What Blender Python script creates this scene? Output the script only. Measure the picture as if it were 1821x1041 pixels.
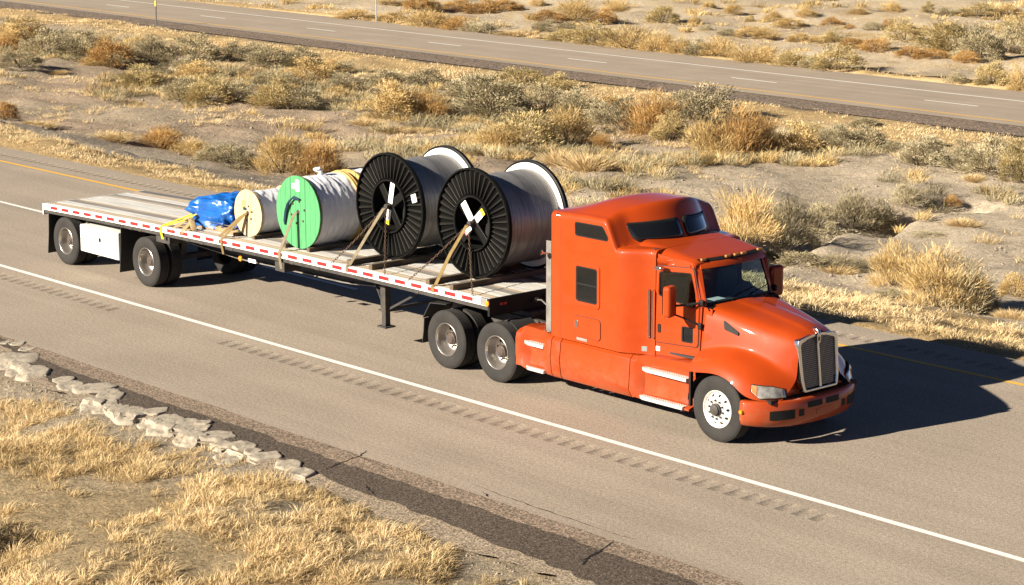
import bpy, bmesh, math, random
import numpy as np
from mathutils import Vector, Matrix

# ------------------------------------------------------------------ scene set-up
S = bpy.context.scene
COL = S.collection
for o in list(bpy.data.objects):
    bpy.data.objects.remove(o)

cam_d = bpy.data.cameras.new('camera')
cam = bpy.data.objects.new('camera', cam_d)
COL.objects.link(cam)
CR = Vector((0.66581013, 0.74611695, -0.00252507))
CU = Vector((-0.15231735, 0.1392344, 0.97847494))
CF = Vector((-0.73040831, 0.65109391, -0.20635023))
M = Matrix.Identity(4)
for i in range(3):
    M[i][0] = CR[i]; M[i][1] = CU[i]; M[i][2] = -CF[i]
M[0][3], M[1][3], M[2][3] = 41.88407866, -24.08428327, 9.27759157
cam.matrix_world = M
cam_d.sensor_width = 36.0
cam_d.lens = 3945.244 / 1821 * 36
cam_d.clip_start = 0.5
cam_d.clip_end = 9000
S.camera = cam

SUN_AZ = (0.252, 0.968)          # horizontal travel of the light
SUN_EL = math.radians(25)
world = bpy.data.worlds.new('World')
S.world = world
world.use_nodes = True
wn = world.node_tree
bg = wn.nodes['Background']
sky = wn.nodes.new('ShaderNodeTexSky')
sky.sky_type = 'NISHITA'
sky.sun_disc = False
sky.sun_elevation = SUN_EL
sky.sun_rotation = math.atan2(-SUN_AZ[0], -SUN_AZ[1]) % (2 * math.pi)
sky.altitude = 1500
sky.air_density = 0.25
sky.dust_density = 0.25
sky.ozone_density = 1.0
wn.links.new(sky.outputs[0], bg.inputs[0])
bg.inputs[1].default_value = 0.05

sun_d = bpy.data.lights.new('sun', 'SUN')
sun = bpy.data.objects.new('sun', sun_d)
COL.objects.link(sun)
sun_d.energy = 5.0
sun_d.angle = math.radians(0.53)
sun_d.color = (1.0, 0.90, 0.75)
_n = math.hypot(*SUN_AZ)
ld = Vector((SUN_AZ[0] / _n * math.cos(SUN_EL), SUN_AZ[1] / _n * math.cos(SUN_EL), -math.sin(SUN_EL)))
sun.rotation_euler = ld.to_track_quat('-Z', 'Y').to_euler()
sun.location = (0, -60, 60)

S.render.engine = 'CYCLES'
S.view_settings.view_transform = 'Standard'
S.view_settings.look = 'None'
S.view_settings.gamma = 1.0
S.view_settings.exposure = 1.55
S.view_settings.use_curve_mapping = False

rnd = random.Random(7)
rs = np.random.RandomState(11)

# ------------------------------------------------------------------ materials
MATS = {}
def nt(name):
    m = bpy.data.materials.new(name); m.use_nodes = True
    t = m.node_tree; b = t.nodes['Principled BSDF']
    MATS[name] = m
    return m, t, b
def N(t, kind, **kw):
    n = t.nodes.new(kind)
    for k, v in kw.items():
        if k.startswith('i_'):
            n.inputs[k[2:].replace('_', ' ')].default_value = v
        else:
            setattr(n, k, v)
    return n
def ramp(t, stops):
    r = t.nodes.new('ShaderNodeValToRGB')
    e = r.color_ramp.elements
    while len(e) > 1: e.remove(e[-1])
    e[0].position = stops[0][0]; e[0].color = (*stops[0][1], 1)
    for p, c in stops[1:]:
        x = e.new(p); x.color = (*c, 1)
    return r
def mat(name, col, rough=0.6, metal=0.0, var=0.0, scale=8.0, col2=None, bump=0.0, bscale=60.0, coat=0.0, spec=0.5, stretch=None, detail=6):
    m, t, b = nt(name)
    b.inputs['Roughness'].default_value = rough
    b.inputs['Metallic'].default_value = metal
    b.inputs['Coat Weight'].default_value = coat
    b.inputs['Coat Roughness'].default_value = 0.06
    b.inputs['Specular IOR Level'].default_value = spec
    if col2 is None and var == 0:
        b.inputs['Base Color'].default_value = (*col, 1)
    else:
        if col2 is None: col2 = tuple(c * (1 - var) for c in col)
        tc = N(t, 'ShaderNodeTexCoord'); src = tc.outputs['Object']
        if stretch:
            mp = N(t, 'ShaderNodeMapping'); mp.inputs['Scale'].default_value = stretch
            t.links.new(src, mp.inputs[0]); src = mp.outputs[0]
        n = N(t, 'ShaderNodeTexNoise'); n.inputs['Scale'].default_value = scale; n.inputs['Detail'].default_value = detail
        n.inputs['Roughness'].default_value = 0.65
        t.links.new(src, n.inputs['Vector'])
        r = ramp(t, [(0.34, col2), (0.62, col)])
        t.links.new(n.outputs['Fac'], r.inputs[0]); t.links.new(r.outputs[0], b.inputs['Base Color'])
    if bump:
        tc = N(t, 'ShaderNodeTexCoord')
        n2 = N(t, 'ShaderNodeTexNoise'); n2.inputs['Scale'].default_value = bscale; n2.inputs['Detail'].default_value = 5
        t.links.new(tc.outputs['Object'], n2.inputs['Vector'])
        bp = N(t, 'ShaderNodeBump'); bp.inputs['Strength'].default_value = bump; bp.inputs['Distance'].default_value = 0.02
        t.links.new(n2.outputs['Fac'], bp.inputs['Height']); t.links.new(bp.outputs[0], b.inputs['Normal'])
    return m

def asphalt(name, base, amp, grain=90.0, streak=0.12, chip=None):
    m, t, b = nt(name)
    g = N(t, 'ShaderNodeNewGeometry')
    def noise(scale, vec, det=4, ro=0.6):
        n = N(t, 'ShaderNodeTexNoise'); n.inputs['Scale'].default_value = scale; n.inputs['Detail'].default_value = det
        n.inputs['Roughness'].default_value = ro; t.links.new(vec, n.inputs['Vector']); return n
    mp = N(t, 'ShaderNodeMapping'); mp.inputs['Scale'].default_value = (0.025, 1.5, 1)
    t.links.new(g.outputs['Position'], mp.inputs[0])
    n1 = noise(1.0, mp.outputs[0], 6, 0.7)
    n2 = noise(0.35, g.outputs['Position'], 5, 0.6)
    n3 = noise(grain, g.outputs['Position'], 2, 0.5)
    n4 = noise(grain * 0.32, g.outputs['Position'], 3, 0.7)
    def mulrange(n, lo, hi, a=0.25, c=0.75):
        r = N(t, 'ShaderNodeMapRange'); r.inputs[1].default_value = a; r.inputs[2].default_value = c
        r.inputs[3].default_value = lo; r.inputs[4].default_value = hi
        t.links.new(n.outputs['Fac'], r.inputs[0]); return r
    v = None
    for n, lo, hi in ((n1, 1 - streak, 1 + streak), (n2, 0.89, 1.10), (n3, 1 - amp, 1 + amp), (n4, 1 - amp * 0.6, 1 + amp * 0.6)):
        r = mulrange(n, lo, hi)
        if v is None: v = r.outputs[0]
        else:
            mm = N(t, 'ShaderNodeMath', operation='MULTIPLY'); t.links.new(v, mm.inputs[0]); t.links.new(r.outputs[0], mm.inputs[1]); v = mm.outputs[0]
    mx = N(t, 'ShaderNodeVectorMath', operation='SCALE'); mx.inputs[0].default_value = base
    t.links.new(v, mx.inputs['Scale'])
    out = mx.outputs[0]
    if chip:
        vo = N(t, 'ShaderNodeTexVoronoi'); vo.inputs['Scale'].default_value = chip
        t.links.new(g.outputs['Position'], vo.inputs['Vector'])
        hs = N(t, 'ShaderNodeSeparateColor'); t.links.new(vo.outputs['Color'], hs.inputs[0])
        rr = ramp(t, [(0.0, (0.35, 0.33, 0.3)), (0.5, (0.9, 0.85, 0.8)), (1.0, (1.9, 1.75, 1.6))])
        t.links.new(hs.outputs[0], rr.inputs[0])
        m2 = N(t, 'ShaderNodeVectorMath', operation='MULTIPLY'); t.links.new(out, m2.inputs[0]); t.links.new(rr.outputs[0], m2.inputs[1]); out = m2.outputs[0]
    t.links.new(out, b.inputs['Base Color'])
    b.inputs['Roughness'].default_value = 0.9
    b.inputs['Specular IOR Level'].default_value = 0.25
    bp = N(t, 'ShaderNodeBump'); bp.inputs['Strength'].default_value = 0.35; bp.inputs['Distance'].default_value = 0.012
    t.links.new(n4.outputs['Fac'], bp.inputs['Height']); t.links.new(bp.outputs[0], b.inputs['Normal'])
    return m

def paint_line(name, col):
    m, t, b = nt(name)
    g = N(t, 'ShaderNodeNewGeometry')
    n = N(t, 'ShaderNodeTexNoise'); n.inputs['Scale'].default_value = 14; n.inputs['Detail'].default_value = 8; n.inputs['Roughness'].default_value = 0.75
    t.links.new(g.outputs['Position'], n.inputs['Vector'])
    r = ramp(t, [(0.30, tuple(c * 0.55 for c in col)), (0.42, tuple(c * 0.9 for c in col)), (0.7, col)])
    t.links.new(n.outputs['Fac'], r.inputs[0]); t.links.new(r.outputs[0], b.inputs['Base Color'])
    b.inputs['Roughness'].default_value = 0.7
    return m

def tinted(name, stops, rough=0.85, trans=0.0):
    """foliage: colour from the per-blade 'tint' attribute, shifted per object"""
    m, t, b = nt(name)
    a = N(t, 'ShaderNodeAttribute'); a.attribute_name = 'tint'
    oi = N(t, 'ShaderNodeObjectInfo')
    mr = N(t, 'ShaderNodeMapRange'); mr.inputs[3].default_value = -0.12; mr.inputs[4].default_value = 0.12
    t.links.new(oi.outputs['Random'], mr.inputs[0])
    ad = N(t, 'ShaderNodeMath', operation='ADD'); t.links.new(a.outputs['Fac'], ad.inputs[0]); t.links.new(mr.outputs[0], ad.inputs[1])
    r = ramp(t, stops); t.links.new(ad.outputs[0], r.inputs[0])
    t.links.new(r.outputs[0], b.inputs['Base Color'])
    b.inputs['Roughness'].default_value = rough
    b.inputs['Specular IOR Level'].default_value = 0.15
    if trans:
        tr = N(t, 'ShaderNodeBsdfTranslucent'); t.links.new(r.outputs[0], tr.inputs[0])
        mx = N(t, 'ShaderNodeMixShader'); mx.inputs[0].default_value = trans
        out = t.nodes['Material Output']
        t.links.new(b.outputs[0], mx.inputs[1]); t.links.new(tr.outputs[0], mx.inputs[2]); t.links.new(mx.outputs[0], out.inputs[0])
    return m

def glass(name, tint, gloss=0.10):
    m, t, b = nt(name)
    t.nodes.remove(b)
    tr = N(t, 'ShaderNodeBsdfTransparent'); tr.inputs[0].default_value = (*tint, 1)
    gl = N(t, 'ShaderNodeBsdfGlossy'); gl.inputs['Roughness'].default_value = 0.03
    lw = N(t, 'ShaderNodeLayerWeight'); lw.inputs[0].default_value = 0.5
    pw = N(t, 'ShaderNodeMath', operation='POWER'); pw.inputs[1].default_value = 4.0
    t.links.new(lw.outputs['Facing'], pw.inputs[0])
    ma = N(t, 'ShaderNodeMath', operation='MULTIPLY_ADD'); ma.inputs[1].default_value = 0.85; ma.inputs[2].default_value = 0.05
    t.links.new(pw.outputs[0], ma.inputs[0])
    mx = N(t, 'ShaderNodeMixShader')
    t.links.new(ma.outputs[0], mx.inputs[0]); t.links.new(tr.outputs[0], mx.inputs[1]); t.links.new(gl.outputs[0], mx.inputs[2])
    t.links.new(mx.outputs[0], t.nodes['Material Output'].inputs[0])
    return m

def vcol(name, rough=0.95):
    m, t, b = nt(name)
    a = N(t, 'ShaderNodeAttribute'); a.attribute_name = 'soil'
    g = N(t, 'ShaderNodeNewGeometry')
    n = N(t, 'ShaderNodeTexNoise'); n.inputs['Scale'].default_value = 3.2; n.inputs['Detail'].default_value = 10; n.inputs['Roughness'].default_value = 0.78
    t.links.new(g.outputs['Position'], n.inputs['Vector'])
    r = ramp(t, [(0.25, (0.42, 0.41, 0.4)), (0.46, (0.95, 0.95, 0.95)), (0.56, (1.04, 1.03, 1.01)), (0.75, (1.4, 1.34, 1.26))])
    t.links.new(n.outputs['Fac'], r.inputs[0])
    vo = N(t, 'ShaderNodeTexVoronoi'); vo.inputs['Scale'].default_value = 26.0
    t.links.new(g.outputs['Position'], vo.inputs['Vector'])
    sc = N(t, 'ShaderNodeSeparateColor'); t.links.new(vo.outputs['Color'], sc.inputs[0])
    r2 = ramp(t, [(0.0, (0.6, 0.58, 0.56)), (0.3, (0.95, 0.95, 0.95)), (0.86, (1.05, 1.05, 1.05)), (1.0, (1.55, 1.45, 1.35))])
    t.links.new(sc.outputs[0], r2.inputs[0])
    m1 = N(t, 'ShaderNodeVectorMath', operation='MULTIPLY'); t.links.new(a.outputs['Color'], m1.inputs[0]); t.links.new(r.outputs[0], m1.inputs[1])
    m2 = N(t, 'ShaderNodeVectorMath', operation='MULTIPLY'); t.links.new(m1.outputs[0], m2.inputs[0]); t.links.new(r2.outputs[0], m2.inputs[1])
    t.links.new(m2.outputs[0], b.inputs['Base Color'])
    b.inputs['Roughness'].default_value = rough
    b.inputs['Specular IOR Level'].default_value = 0.1
    bp = N(t, 'ShaderNodeBump'); bp.inputs['Strength'].default_value = 0.9; bp.inputs['Distance'].default_value = 0.12
    t.links.new(n.outputs['Fac'], bp.inputs['Height']); t.links.new(bp.outputs[0], b.inputs['Normal'])
    return m

asphalt('asphalt', (0.262, 0.219, 0.172), 0.50, 55, 0.13)
asphalt('asphalt_far', (0.26, 0.214, 0.165), 0.16, 22, 0.16)
asphalt('asphalt_groove', (0.235, 0.195, 0.152), 0.50, 55, 0.05)
asphalt('asphalt_old', (0.072, 0.060, 0.049), 0.6, 40, 0.2, chip=55)
asphalt('gravel', (0.185, 0.150, 0.118), 0.3, 40, 0.1, chip=48)
asphalt('dirt_gravel', (0.235, 0.20, 0.155), 0.35, 30, 0.1, chip=60)
asphalt('gravel_dark', (0.14, 0.113, 0.09), 0.3, 40, 0.1, chip=14)
asphalt('crack', (0.012, 0.011, 0.010), 0.2)
paint_line('line_white', (0.68, 0.66, 0.62))
paint_line('line_yellow', (0.66, 0.36, 0.03))
vcol('soil')
mat('rock', (0.315, 0.272, 0.21), 0.95, col2=(0.225, 0.193, 0.148), scale=6, bump=0.9, bscale=14)
mat('stone', (0.30, 0.25, 0.20), 0.95, col2=(0.16, 0.13, 0.11), scale=3)
tinted('straw', [(0.0, (0.1939, 0.1391, 0.0675)), (0.3, (0.4079, 0.2984, 0.1468)), (0.6, (0.5655, 0.4223, 0.2243)), (1.0, (0.7277, 0.576, 0.3401))], trans=0.25)
tinted('brush_sage', [(0.0, (0.0898, 0.0752, 0.0478)), (0.35, (0.2584, 0.2216, 0.1321)), (0.7, (0.4156, 0.3525, 0.2157)), (1.0, (0.5842, 0.4895, 0.3106))], trans=0.2)
tinted('brush_dark', [(0.0, (0.0668, 0.0565, 0.0373)), (0.35, (0.2136, 0.1816, 0.111)), (0.7, (0.3605, 0.3027, 0.1873)), (1.0, (0.5339, 0.4442, 0.2774))], trans=0.2)
tinted('brush_yellow', [(0.0, (0.1514, 0.106, 0.0506)), (0.35, (0.3892, 0.2783, 0.1221)), (0.7, (0.6063, 0.445, 0.2031)), (1.0, (0.7814, 0.5899, 0.2975))], trans=0.25)
tinted('brush_orange', [(0.0, (0.118, 0.0676, 0.0273)), (0.35, (0.3218, 0.1908, 0.0698)), (0.7, (0.5159, 0.3244, 0.1228)), (1.0, (0.6686, 0.4469, 0.1949))], trans=0.25)
tinted('brush_olive', [(0.0, (0.106, 0.0867, 0.0416)), (0.35, (0.3174, 0.253, 0.1188)), (0.7, (0.517, 0.4043, 0.195)), (1.0, (0.7061, 0.5558, 0.2874))], trans=0.25)
tinted('brush_mat', [(0.0, (0.1529, 0.1319, 0.0795)), (0.35, (0.295, 0.253, 0.1586)), (0.7, (0.437, 0.3741, 0.2377)), (1.0, (0.5903, 0.5064, 0.3386))], trans=0.1)
mat('twig', (0.11, 0.08, 0.05), 0.9, var=0.4, scale=10)

def car_paint():
    m, t, b = nt('orange_paint')
    tc = N(t, 'ShaderNodeTexCoord')
    n = N(t, 'ShaderNodeTexNoise'); n.inputs['Scale'].default_value = 2.2; n.inputs['Detail'].default_value = 8; n.inputs['Roughness'].default_value = 0.7
    t.links.new(tc.outputs['Object'], n.inputs['Vector'])
    r = ramp(t, [(0.3, (0.275, 0.032, 0.0032)), (0.6, (0.295, 0.036, 0.0035)), (0.85, (0.29, 0.042, 0.008))])
    t.links.new(n.outputs['Fac'], r.inputs[0])
    # road film thrown up over the lowest panels
    g = N(t, 'ShaderNodeNewGeometry'); sp = N(t, 'ShaderNodeSeparateXYZ'); t.links.new(g.outputs['Position'], sp.inputs[0])
    mr = N(t, 'ShaderNodeMapRange'); mr.inputs[1].default_value = 0.95; mr.inputs[2].default_value = 0.30; mr.inputs[3].default_value = 0.0; mr.inputs[4].default_value = 0.55
    t.links.new(sp.outputs['Z'], mr.inputs[0])
    n3 = N(t, 'ShaderNodeTexNoise'); n3.inputs['Scale'].default_value = 5.5; n3.inputs['Detail'].default_value = 9; n3.inputs['Roughness'].default_value = 0.75
    t.links.new(g.outputs['Position'], n3.inputs['Vector'])
    r3 = ramp(t, [(0.38, (0.05, 0.05, 0.05)), (0.68, (1, 1, 1))]); t.links.new(n3.outputs['Fac'], r3.inputs[0])
    mu = N(t, 'ShaderNodeMath', operation='MULTIPLY'); t.links.new(mr.outputs[0], mu.inputs[0]); t.links.new(r3.outputs[0], mu.inputs[1])
    mc = N(t, 'ShaderNodeMix', data_type='RGBA'); t.links.new(mu.outputs[0], mc.inputs['Factor'])
    t.links.new(r.outputs[0], mc.inputs['A']); mc.inputs['B'].default_value = (0.20, 0.105, 0.06, 1)
    t.links.new(mc.outputs['Result'], b.inputs['Base Color'])
    rr = N(t, 'ShaderNodeMapRange'); rr.inputs[1].default_value = 0.3; rr.inputs[2].default_value = 0.7; rr.inputs[3].default_value = 0.42; rr.inputs[4].default_value = 0.55
    t.links.new(n.outputs['Fac'], rr.inputs[0]); t.links.new(rr.outputs[0], b.inputs['Roughness'])
    b.inputs['Coat Weight'].default_value = 0.6
    b.inputs['Coat Roughness'].default_value = 0.035
    b.inputs['Specular IOR Level'].default_value = 0.12
car_paint()
mat('seam', (0.05, 0.012, 0.006), 0.8)
mat('black', (0.008, 0.008, 0.008), 0.6, col2=(0.013, 0.012, 0.011), scale=6, spec=0.2)
mat('black_gloss', (0.006, 0.006, 0.0055), 0.45, coat=0.0, var=0.3, scale=4, spec=0.14)
mat('reel_black', (0.0025, 0.0025, 0.0025), 0.6, spec=0.04)
mat('rib_black_lit', (0.014, 0.013, 0.011), 0.4, spec=0.3, var=0.3, scale=9)  # lighter than the flange: light caught by the ribs is put into the colour
mat('step_metal', (0.66, 0.64, 0.60), 0.35, metal=0.35, col2=(0.48, 0.46, 0.43), scale=7)
mat('chassis', (0.022, 0.020, 0.018), 0.7, col2=(0.05, 0.042, 0.034), scale=5)
mat('chassis_grey', (0.17, 0.155, 0.135), 0.7, col2=(0.10, 0.09, 0.08), scale=6)
mat('rim_polished', (0.74, 0.71, 0.66), 0.36, metal=0.35, col2=(0.58, 0.55, 0.50), scale=6)
mat('rubber', (0.009, 0.008, 0.007), 0.85, col2=(0.019, 0.016, 0.0135), scale=3.5, bump=0.15, bscale=80)
mat('flap', (0.014, 0.014, 0.014), 0.6, var=0.4, scale=5)
mat('chrome', (0.58, 0.57, 0.55), 0.2, metal=1.0, var=0.12, scale=7)
mat('aluminium', (0.72, 0.69, 0.64), 0.34, metal=0.9, col2=(0.50, 0.47, 0.43), scale=5)
mat('rim_dirty', (0.52, 0.49, 0.45), 0.30, metal=0.85, col2=(0.36, 0.33, 0.29), scale=6)
mat('hub_dirty', (0.05, 0.042, 0.036), 0.7, metal=0.4, col2=(0.09, 0.06, 0.048), scale=14)
mat('deck_alu', (0.50, 0.485, 0.455), 0.45, metal=0.25, col2=(0.30, 0.29, 0.27), scale=2.2, stretch=(0.35, 9, 1), detail=8)
mat('deck_alu_worn', (0.20, 0.185, 0.165), 0.5, metal=0.25, col2=(0.10, 0.092, 0.084), scale=2.2, stretch=(0.35, 9, 1), detail=8)
mat('deck_wood', (0.40, 0.325, 0.235), 0.85, col2=(0.27, 0.22, 0.16), scale=2.5, stretch=(0.5, 14, 1), detail=8)
mat('timber', (0.12, 0.088, 0.055), 0.9, col2=(0.06, 0.043, 0.028), scale=3, stretch=(12, 0.8, 12), bump=0.3, bscale=25)
mat('pallet', (0.28, 0.20, 0.105), 0.9, col2=(0.19, 0.135, 0.07), scale=4)
mat('rail_white', (0.74, 0.73, 0.70), 0.45, col2=(0.60, 0.58, 0.54), scale=3)
mat('tape_red', (0.40, 0.014, 0.016), 0.4, var=0.15, scale=9)
mat('box_white', (0.74, 0.73, 0.70), 0.42, col2=(0.62, 0.60, 0.57), scale=2.5)
mat('amber', (0.75, 0.22, 0.01), 0.25, coat=0.5)
mat('amber_dull', (0.26, 0.095, 0.012), 0.3, coat=0.4)
mat('red_lens', (0.35, 0.012, 0.01), 0.3, coat=0.5)
mat('label_white', (0.80, 0.79, 0.76), 0.6, var=0.06, scale=20)
mat('label_yellow', (0.75, 0.60, 0.02), 0.6)
mat('label_pink', (0.60, 0.16, 0.18), 0.6)
mat('green_paint', (0.060, 0.26, 0.098), 0.62, col2=(0.045, 0.215, 0.075), scale=4, stretch=(8, 1, 1.2))
mat('green_edge', (0.16, 0.20, 0.07), 0.8, var=0.5, scale=12)
mat('pine', (0.52, 0.39, 0.235), 0.75, col2=(0.43, 0.30, 0.155), scale=5, stretch=(9, 1, 1))
mat('pine_yellow', (0.42, 0.29, 0.10), 0.75, col2=(0.31, 0.20, 0.06), scale=5)
mat('wrap', (0.72, 0.73, 0.75), 0.33, col2=(0.60, 0.61, 0.64), scale=3, bump=0.8, bscale=6, coat=0.2)
mat('liner', (0.80, 0.78, 0.74), 0.5)
mat('tarp', (0.005, 0.095, 0.36), 0.36, col2=(0.003, 0.06, 0.26), scale=3, bump=0.9, bscale=7, coat=0.2)
mat('strap', (0.16, 0.13, 0.08), 0.85, col2=(0.11, 0.085, 0.05), scale=9)
mat('strap_gold', (0.165, 0.11, 0.033), 0.85, col2=(0.115, 0.075, 0.021), scale=9)
mat('strap_yellow', (0.62, 0.50, 0.01), 0.75, col2=(0.5, 0.4, 0.01), scale=9)
mat('chain', (0.10, 0.055, 0.030), 0.6, metal=0.6, col2=(0.055, 0.035, 0.025), scale=20)
mat('cable_blue', (0.004, 0.022, 0.05), 0.5)
mat('canvas', (0.33, 0.235, 0.11), 0.9, col2=(0.23, 0.16, 0.07), scale=5)
mat('grille_mesh', (0.30, 0.285, 0.265), 0.45, metal=0.6)
mat('interior', (0.02, 0.021, 0.024), 0.8)
mat('interior_trim', (0.05, 0.055, 0.06), 0.7)
mat('paper', (0.5, 0.55, 0.6), 0.8)
mat('window_dark', (0.006, 0.007, 0.008), 0.06, spec=0.5)
glass('windscreen', (0.62, 0.78, 0.80))
glass('side_glass', (0.80, 0.84, 0.82))
mat('lamp_amber', (0.55, 0.22, 0.08), 0.15, coat=1.0)
mat('grey_tarp', (0.16, 0.16, 0.165), 0.5, var=0.3, scale=4)
mat('lamp_painted_glint', (0.52, 0.49, 0.43), 0.22, col2=(0.16, 0.155, 0.14), scale=7, coat=1.0, metal=0.5)  # dark and bright mottling paints reflections into the lens colour
mat('post_green', (0.05, 0.055, 0.05), 0.7)
mat('post_yellow', (0.60, 0.40, 0.02), 0.6)
mat('post_steel', (0.20, 0.20, 0.19), 0.7)
def cable_mat():
    m, t, b = nt('steel_cable')
    b.inputs['Metallic'].default_value = 0.55; b.inputs['Roughness'].default_value = 0.36
    tc = N(t, 'ShaderNodeTexCoord')
    n = N(t, 'ShaderNodeTexNoise'); n.inputs['Scale'].default_value = 5; n.inputs['Detail'].default_value = 6
    mp = N(t, 'ShaderNodeMapping'); mp.inputs['Scale'].default_value = (0.4, 9, 0.4)
    t.links.new(tc.outputs['Object'], mp.inputs[0]); t.links.new(mp.outputs[0], n.inputs['Vector'])
    r = ramp(t, [(0.3, (0.17, 0.165, 0.16)), (0.7, (0.34, 0.335, 0.33))])
    t.links.new(n.outputs['Fac'], r.inputs[0]); t.links.new(r.outputs[0], b.inputs['Base Color'])
cable_mat()

# ------------------------------------------------------------------ object helpers
def link(o, parent=None):
    COL.objects.link(o)
    if parent is not None: o.parent = parent
    return o
def tag(o, label=None, cat=None, group=None, kind=None):
    if label: o['label'] = label
    if cat: o['category'] = cat
    if group: o['group'] = group
    if kind: o['kind'] = kind
    return o
def empty(name, loc=(0, 0, 0), parent=None):
    o = bpy.data.objects.new(name, None); o.location = loc; o.empty_display_size = 0.2
    return link(o, parent)
def mk(name, V, F, m, parent=None, smooth=False, angle=None):
    me = bpy.data.meshes.new(name)
    me.from_pydata([tuple(v) for v in V], [], [tuple(f) for f in F])
    me.materials.append(MATS[m] if isinstance(m, str) else m)
    if smooth:
        me.polygons.foreach_set('use_smooth', [True] * len(me.polygons))
        if angle: me.set_sharp_from_angle(angle=math.radians(angle))
    me.update()
    return link(bpy.data.objects.new(name, me), parent)
def bevel(o, w=0.01, seg=2, ang=40):
    b = o.modifiers.new('bevel', 'BEVEL'); b.width = w; b.segments = seg; b.limit_method = 'ANGLE'; b.angle_limit = math.radians(ang)
    b.harden_normals = False
    return o
def subsurf(o, n=1):
    s = o.modifiers.new('sub', 'SUBSURF'); s.levels = n; s.render_levels = n
    return o
def fixn(o):
    bm = bmesh.new(); bm.from_mesh(o.data); bmesh.ops.recalc_face_normals(bm, faces=bm.faces); bm.to_mesh(o.data); bm.free()
    return o

class MB:
    def __init__(s): s.V = []; s.F = []
    def add(s, V, F):
        k = len(s.V); s.V += [tuple(v) for v in V]; s.F += [tuple(i + k for i in f) for f in F]; return s
    def box(s, x0, x1, y0, y1, z0, z1):
        return s.add([(x0, y0, z0), (x1, y0, z0), (x1, y1, z0), (x0, y1, z0), (x0, y0, z1), (x1, y0, z1), (x1, y1, z1), (x0, y1, z1)],
                     [(3, 2, 1, 0), (4, 5, 6, 7), (0, 1, 5, 4), (1, 2, 6, 5), (2, 3, 7, 6), (3, 0, 4, 7)])
    def tube(s, pts, r, n=8, cap=True):
        pts = [Vector(p) for p in pts]; rr = r if isinstance(r, (list, tuple)) else [r] * len(pts)
        V = []; F = []; up = Vector((0.123, 0.45, 0.88))
        for i, p in enumerate(pts):
            d = (pts[min(i + 1, len(pts) - 1)] - pts[max(i - 1, 0)]).normalized()
            a = d.cross(up)
            if a.length < 1e-4: a = d.cross(Vector((1, 0, 0)))
            a.normalize(); b = d.cross(a)
            for k in range(n):
                t = 2 * math.pi * k / n
                V.append(p + (a * math.cos(t) + b * math.sin(t)) * rr[i])
        for i in range(len(pts) - 1):
            for k in range(n):
                F.append((i * n + k, i * n + (k + 1) % n, (i + 1) * n + (k + 1) % n, (i + 1) * n + k))
        if cap:
            F.append(tuple(range(n - 1, -1, -1))); F.append(tuple(range((len(pts) - 1) * n, len(pts) * n)))
        return s.add(V, F)
    def lathe_y(s, prof, n=48, c=(0, 0, 0), close=False):
        """prof: list of (radius, y) revolved about the y axis"""
        V = []; F = []
        for r, y in prof:
            for k in range(n):
                t = 2 * math.pi * k / n
                V.append((c[0] + r * math.cos(t), c[1] + y, c[2] + r * math.sin(t)))
        m = len(prof)
        for i in range(m if close else m - 1):
            j = (i + 1) % m
            for k in range(n):
                F.append((i * n + k, j * n + k, j * n + (k + 1) % n, i * n + (k + 1) % n))
        return s.add(V, F)
    def prism(s, poly, a0, a1, axis='y'):
        """extrude a 2-D polygon along an axis; poly is (x,z) for y, (y,z) for x, (x,y) for z"""
        n = len(poly)
        def P(q, a):
            return {'y': (q[0], a, q[1]), 'x': (a, q[0], q[1]), 'z': (q[0], q[1], a)}[axis]
        V = [P(q, a0) for q in poly] + [P(q, a1) for q in poly]
        F = [tuple(range(n)), tuple(range(2 * n - 1, n - 1, -1))] + [(i, i + n, (i + 1) % n + n, (i + 1) % n) for i in range(n)]
        return s.add(V, F)
    def bar(s, p, q, w, h, up=(0, 0, 1)):
        p = Vector(p); q = Vector(q); d = (q - p).normalized(); up = Vector(up)
        a = d.cross(up)
        if a.length < 1e-4: a = d.cross(Vector((0, 1, 0)))
        a.normalize(); b = a.cross(d).normalized()
        V = []
        for c in (p, q):
            for sa, sb in ((-1, -1), (1, -1), (1, 1), (-1, 1)):
                V.append(c + a * (sa * w / 2) + b * (sb * h / 2))
        return s.add(V, [(0, 1, 2, 3), (7, 6, 5, 4), (0, 4, 5, 1), (1, 5, 6, 2), (2, 6, 7, 3), (3, 7, 4, 0)])
    def build(s, name, m, parent=None, smooth=False, angle=35, bev=0, fix=True):
        o = mk(name, s.V, s.F, m, parent, smooth, angle if smooth else None)
        if fix: fixn(o)
        if smooth and fix: o.data.set_sharp_from_angle(angle=math.radians(angle))
        if bev: bevel(o, bev)
        return o

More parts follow.
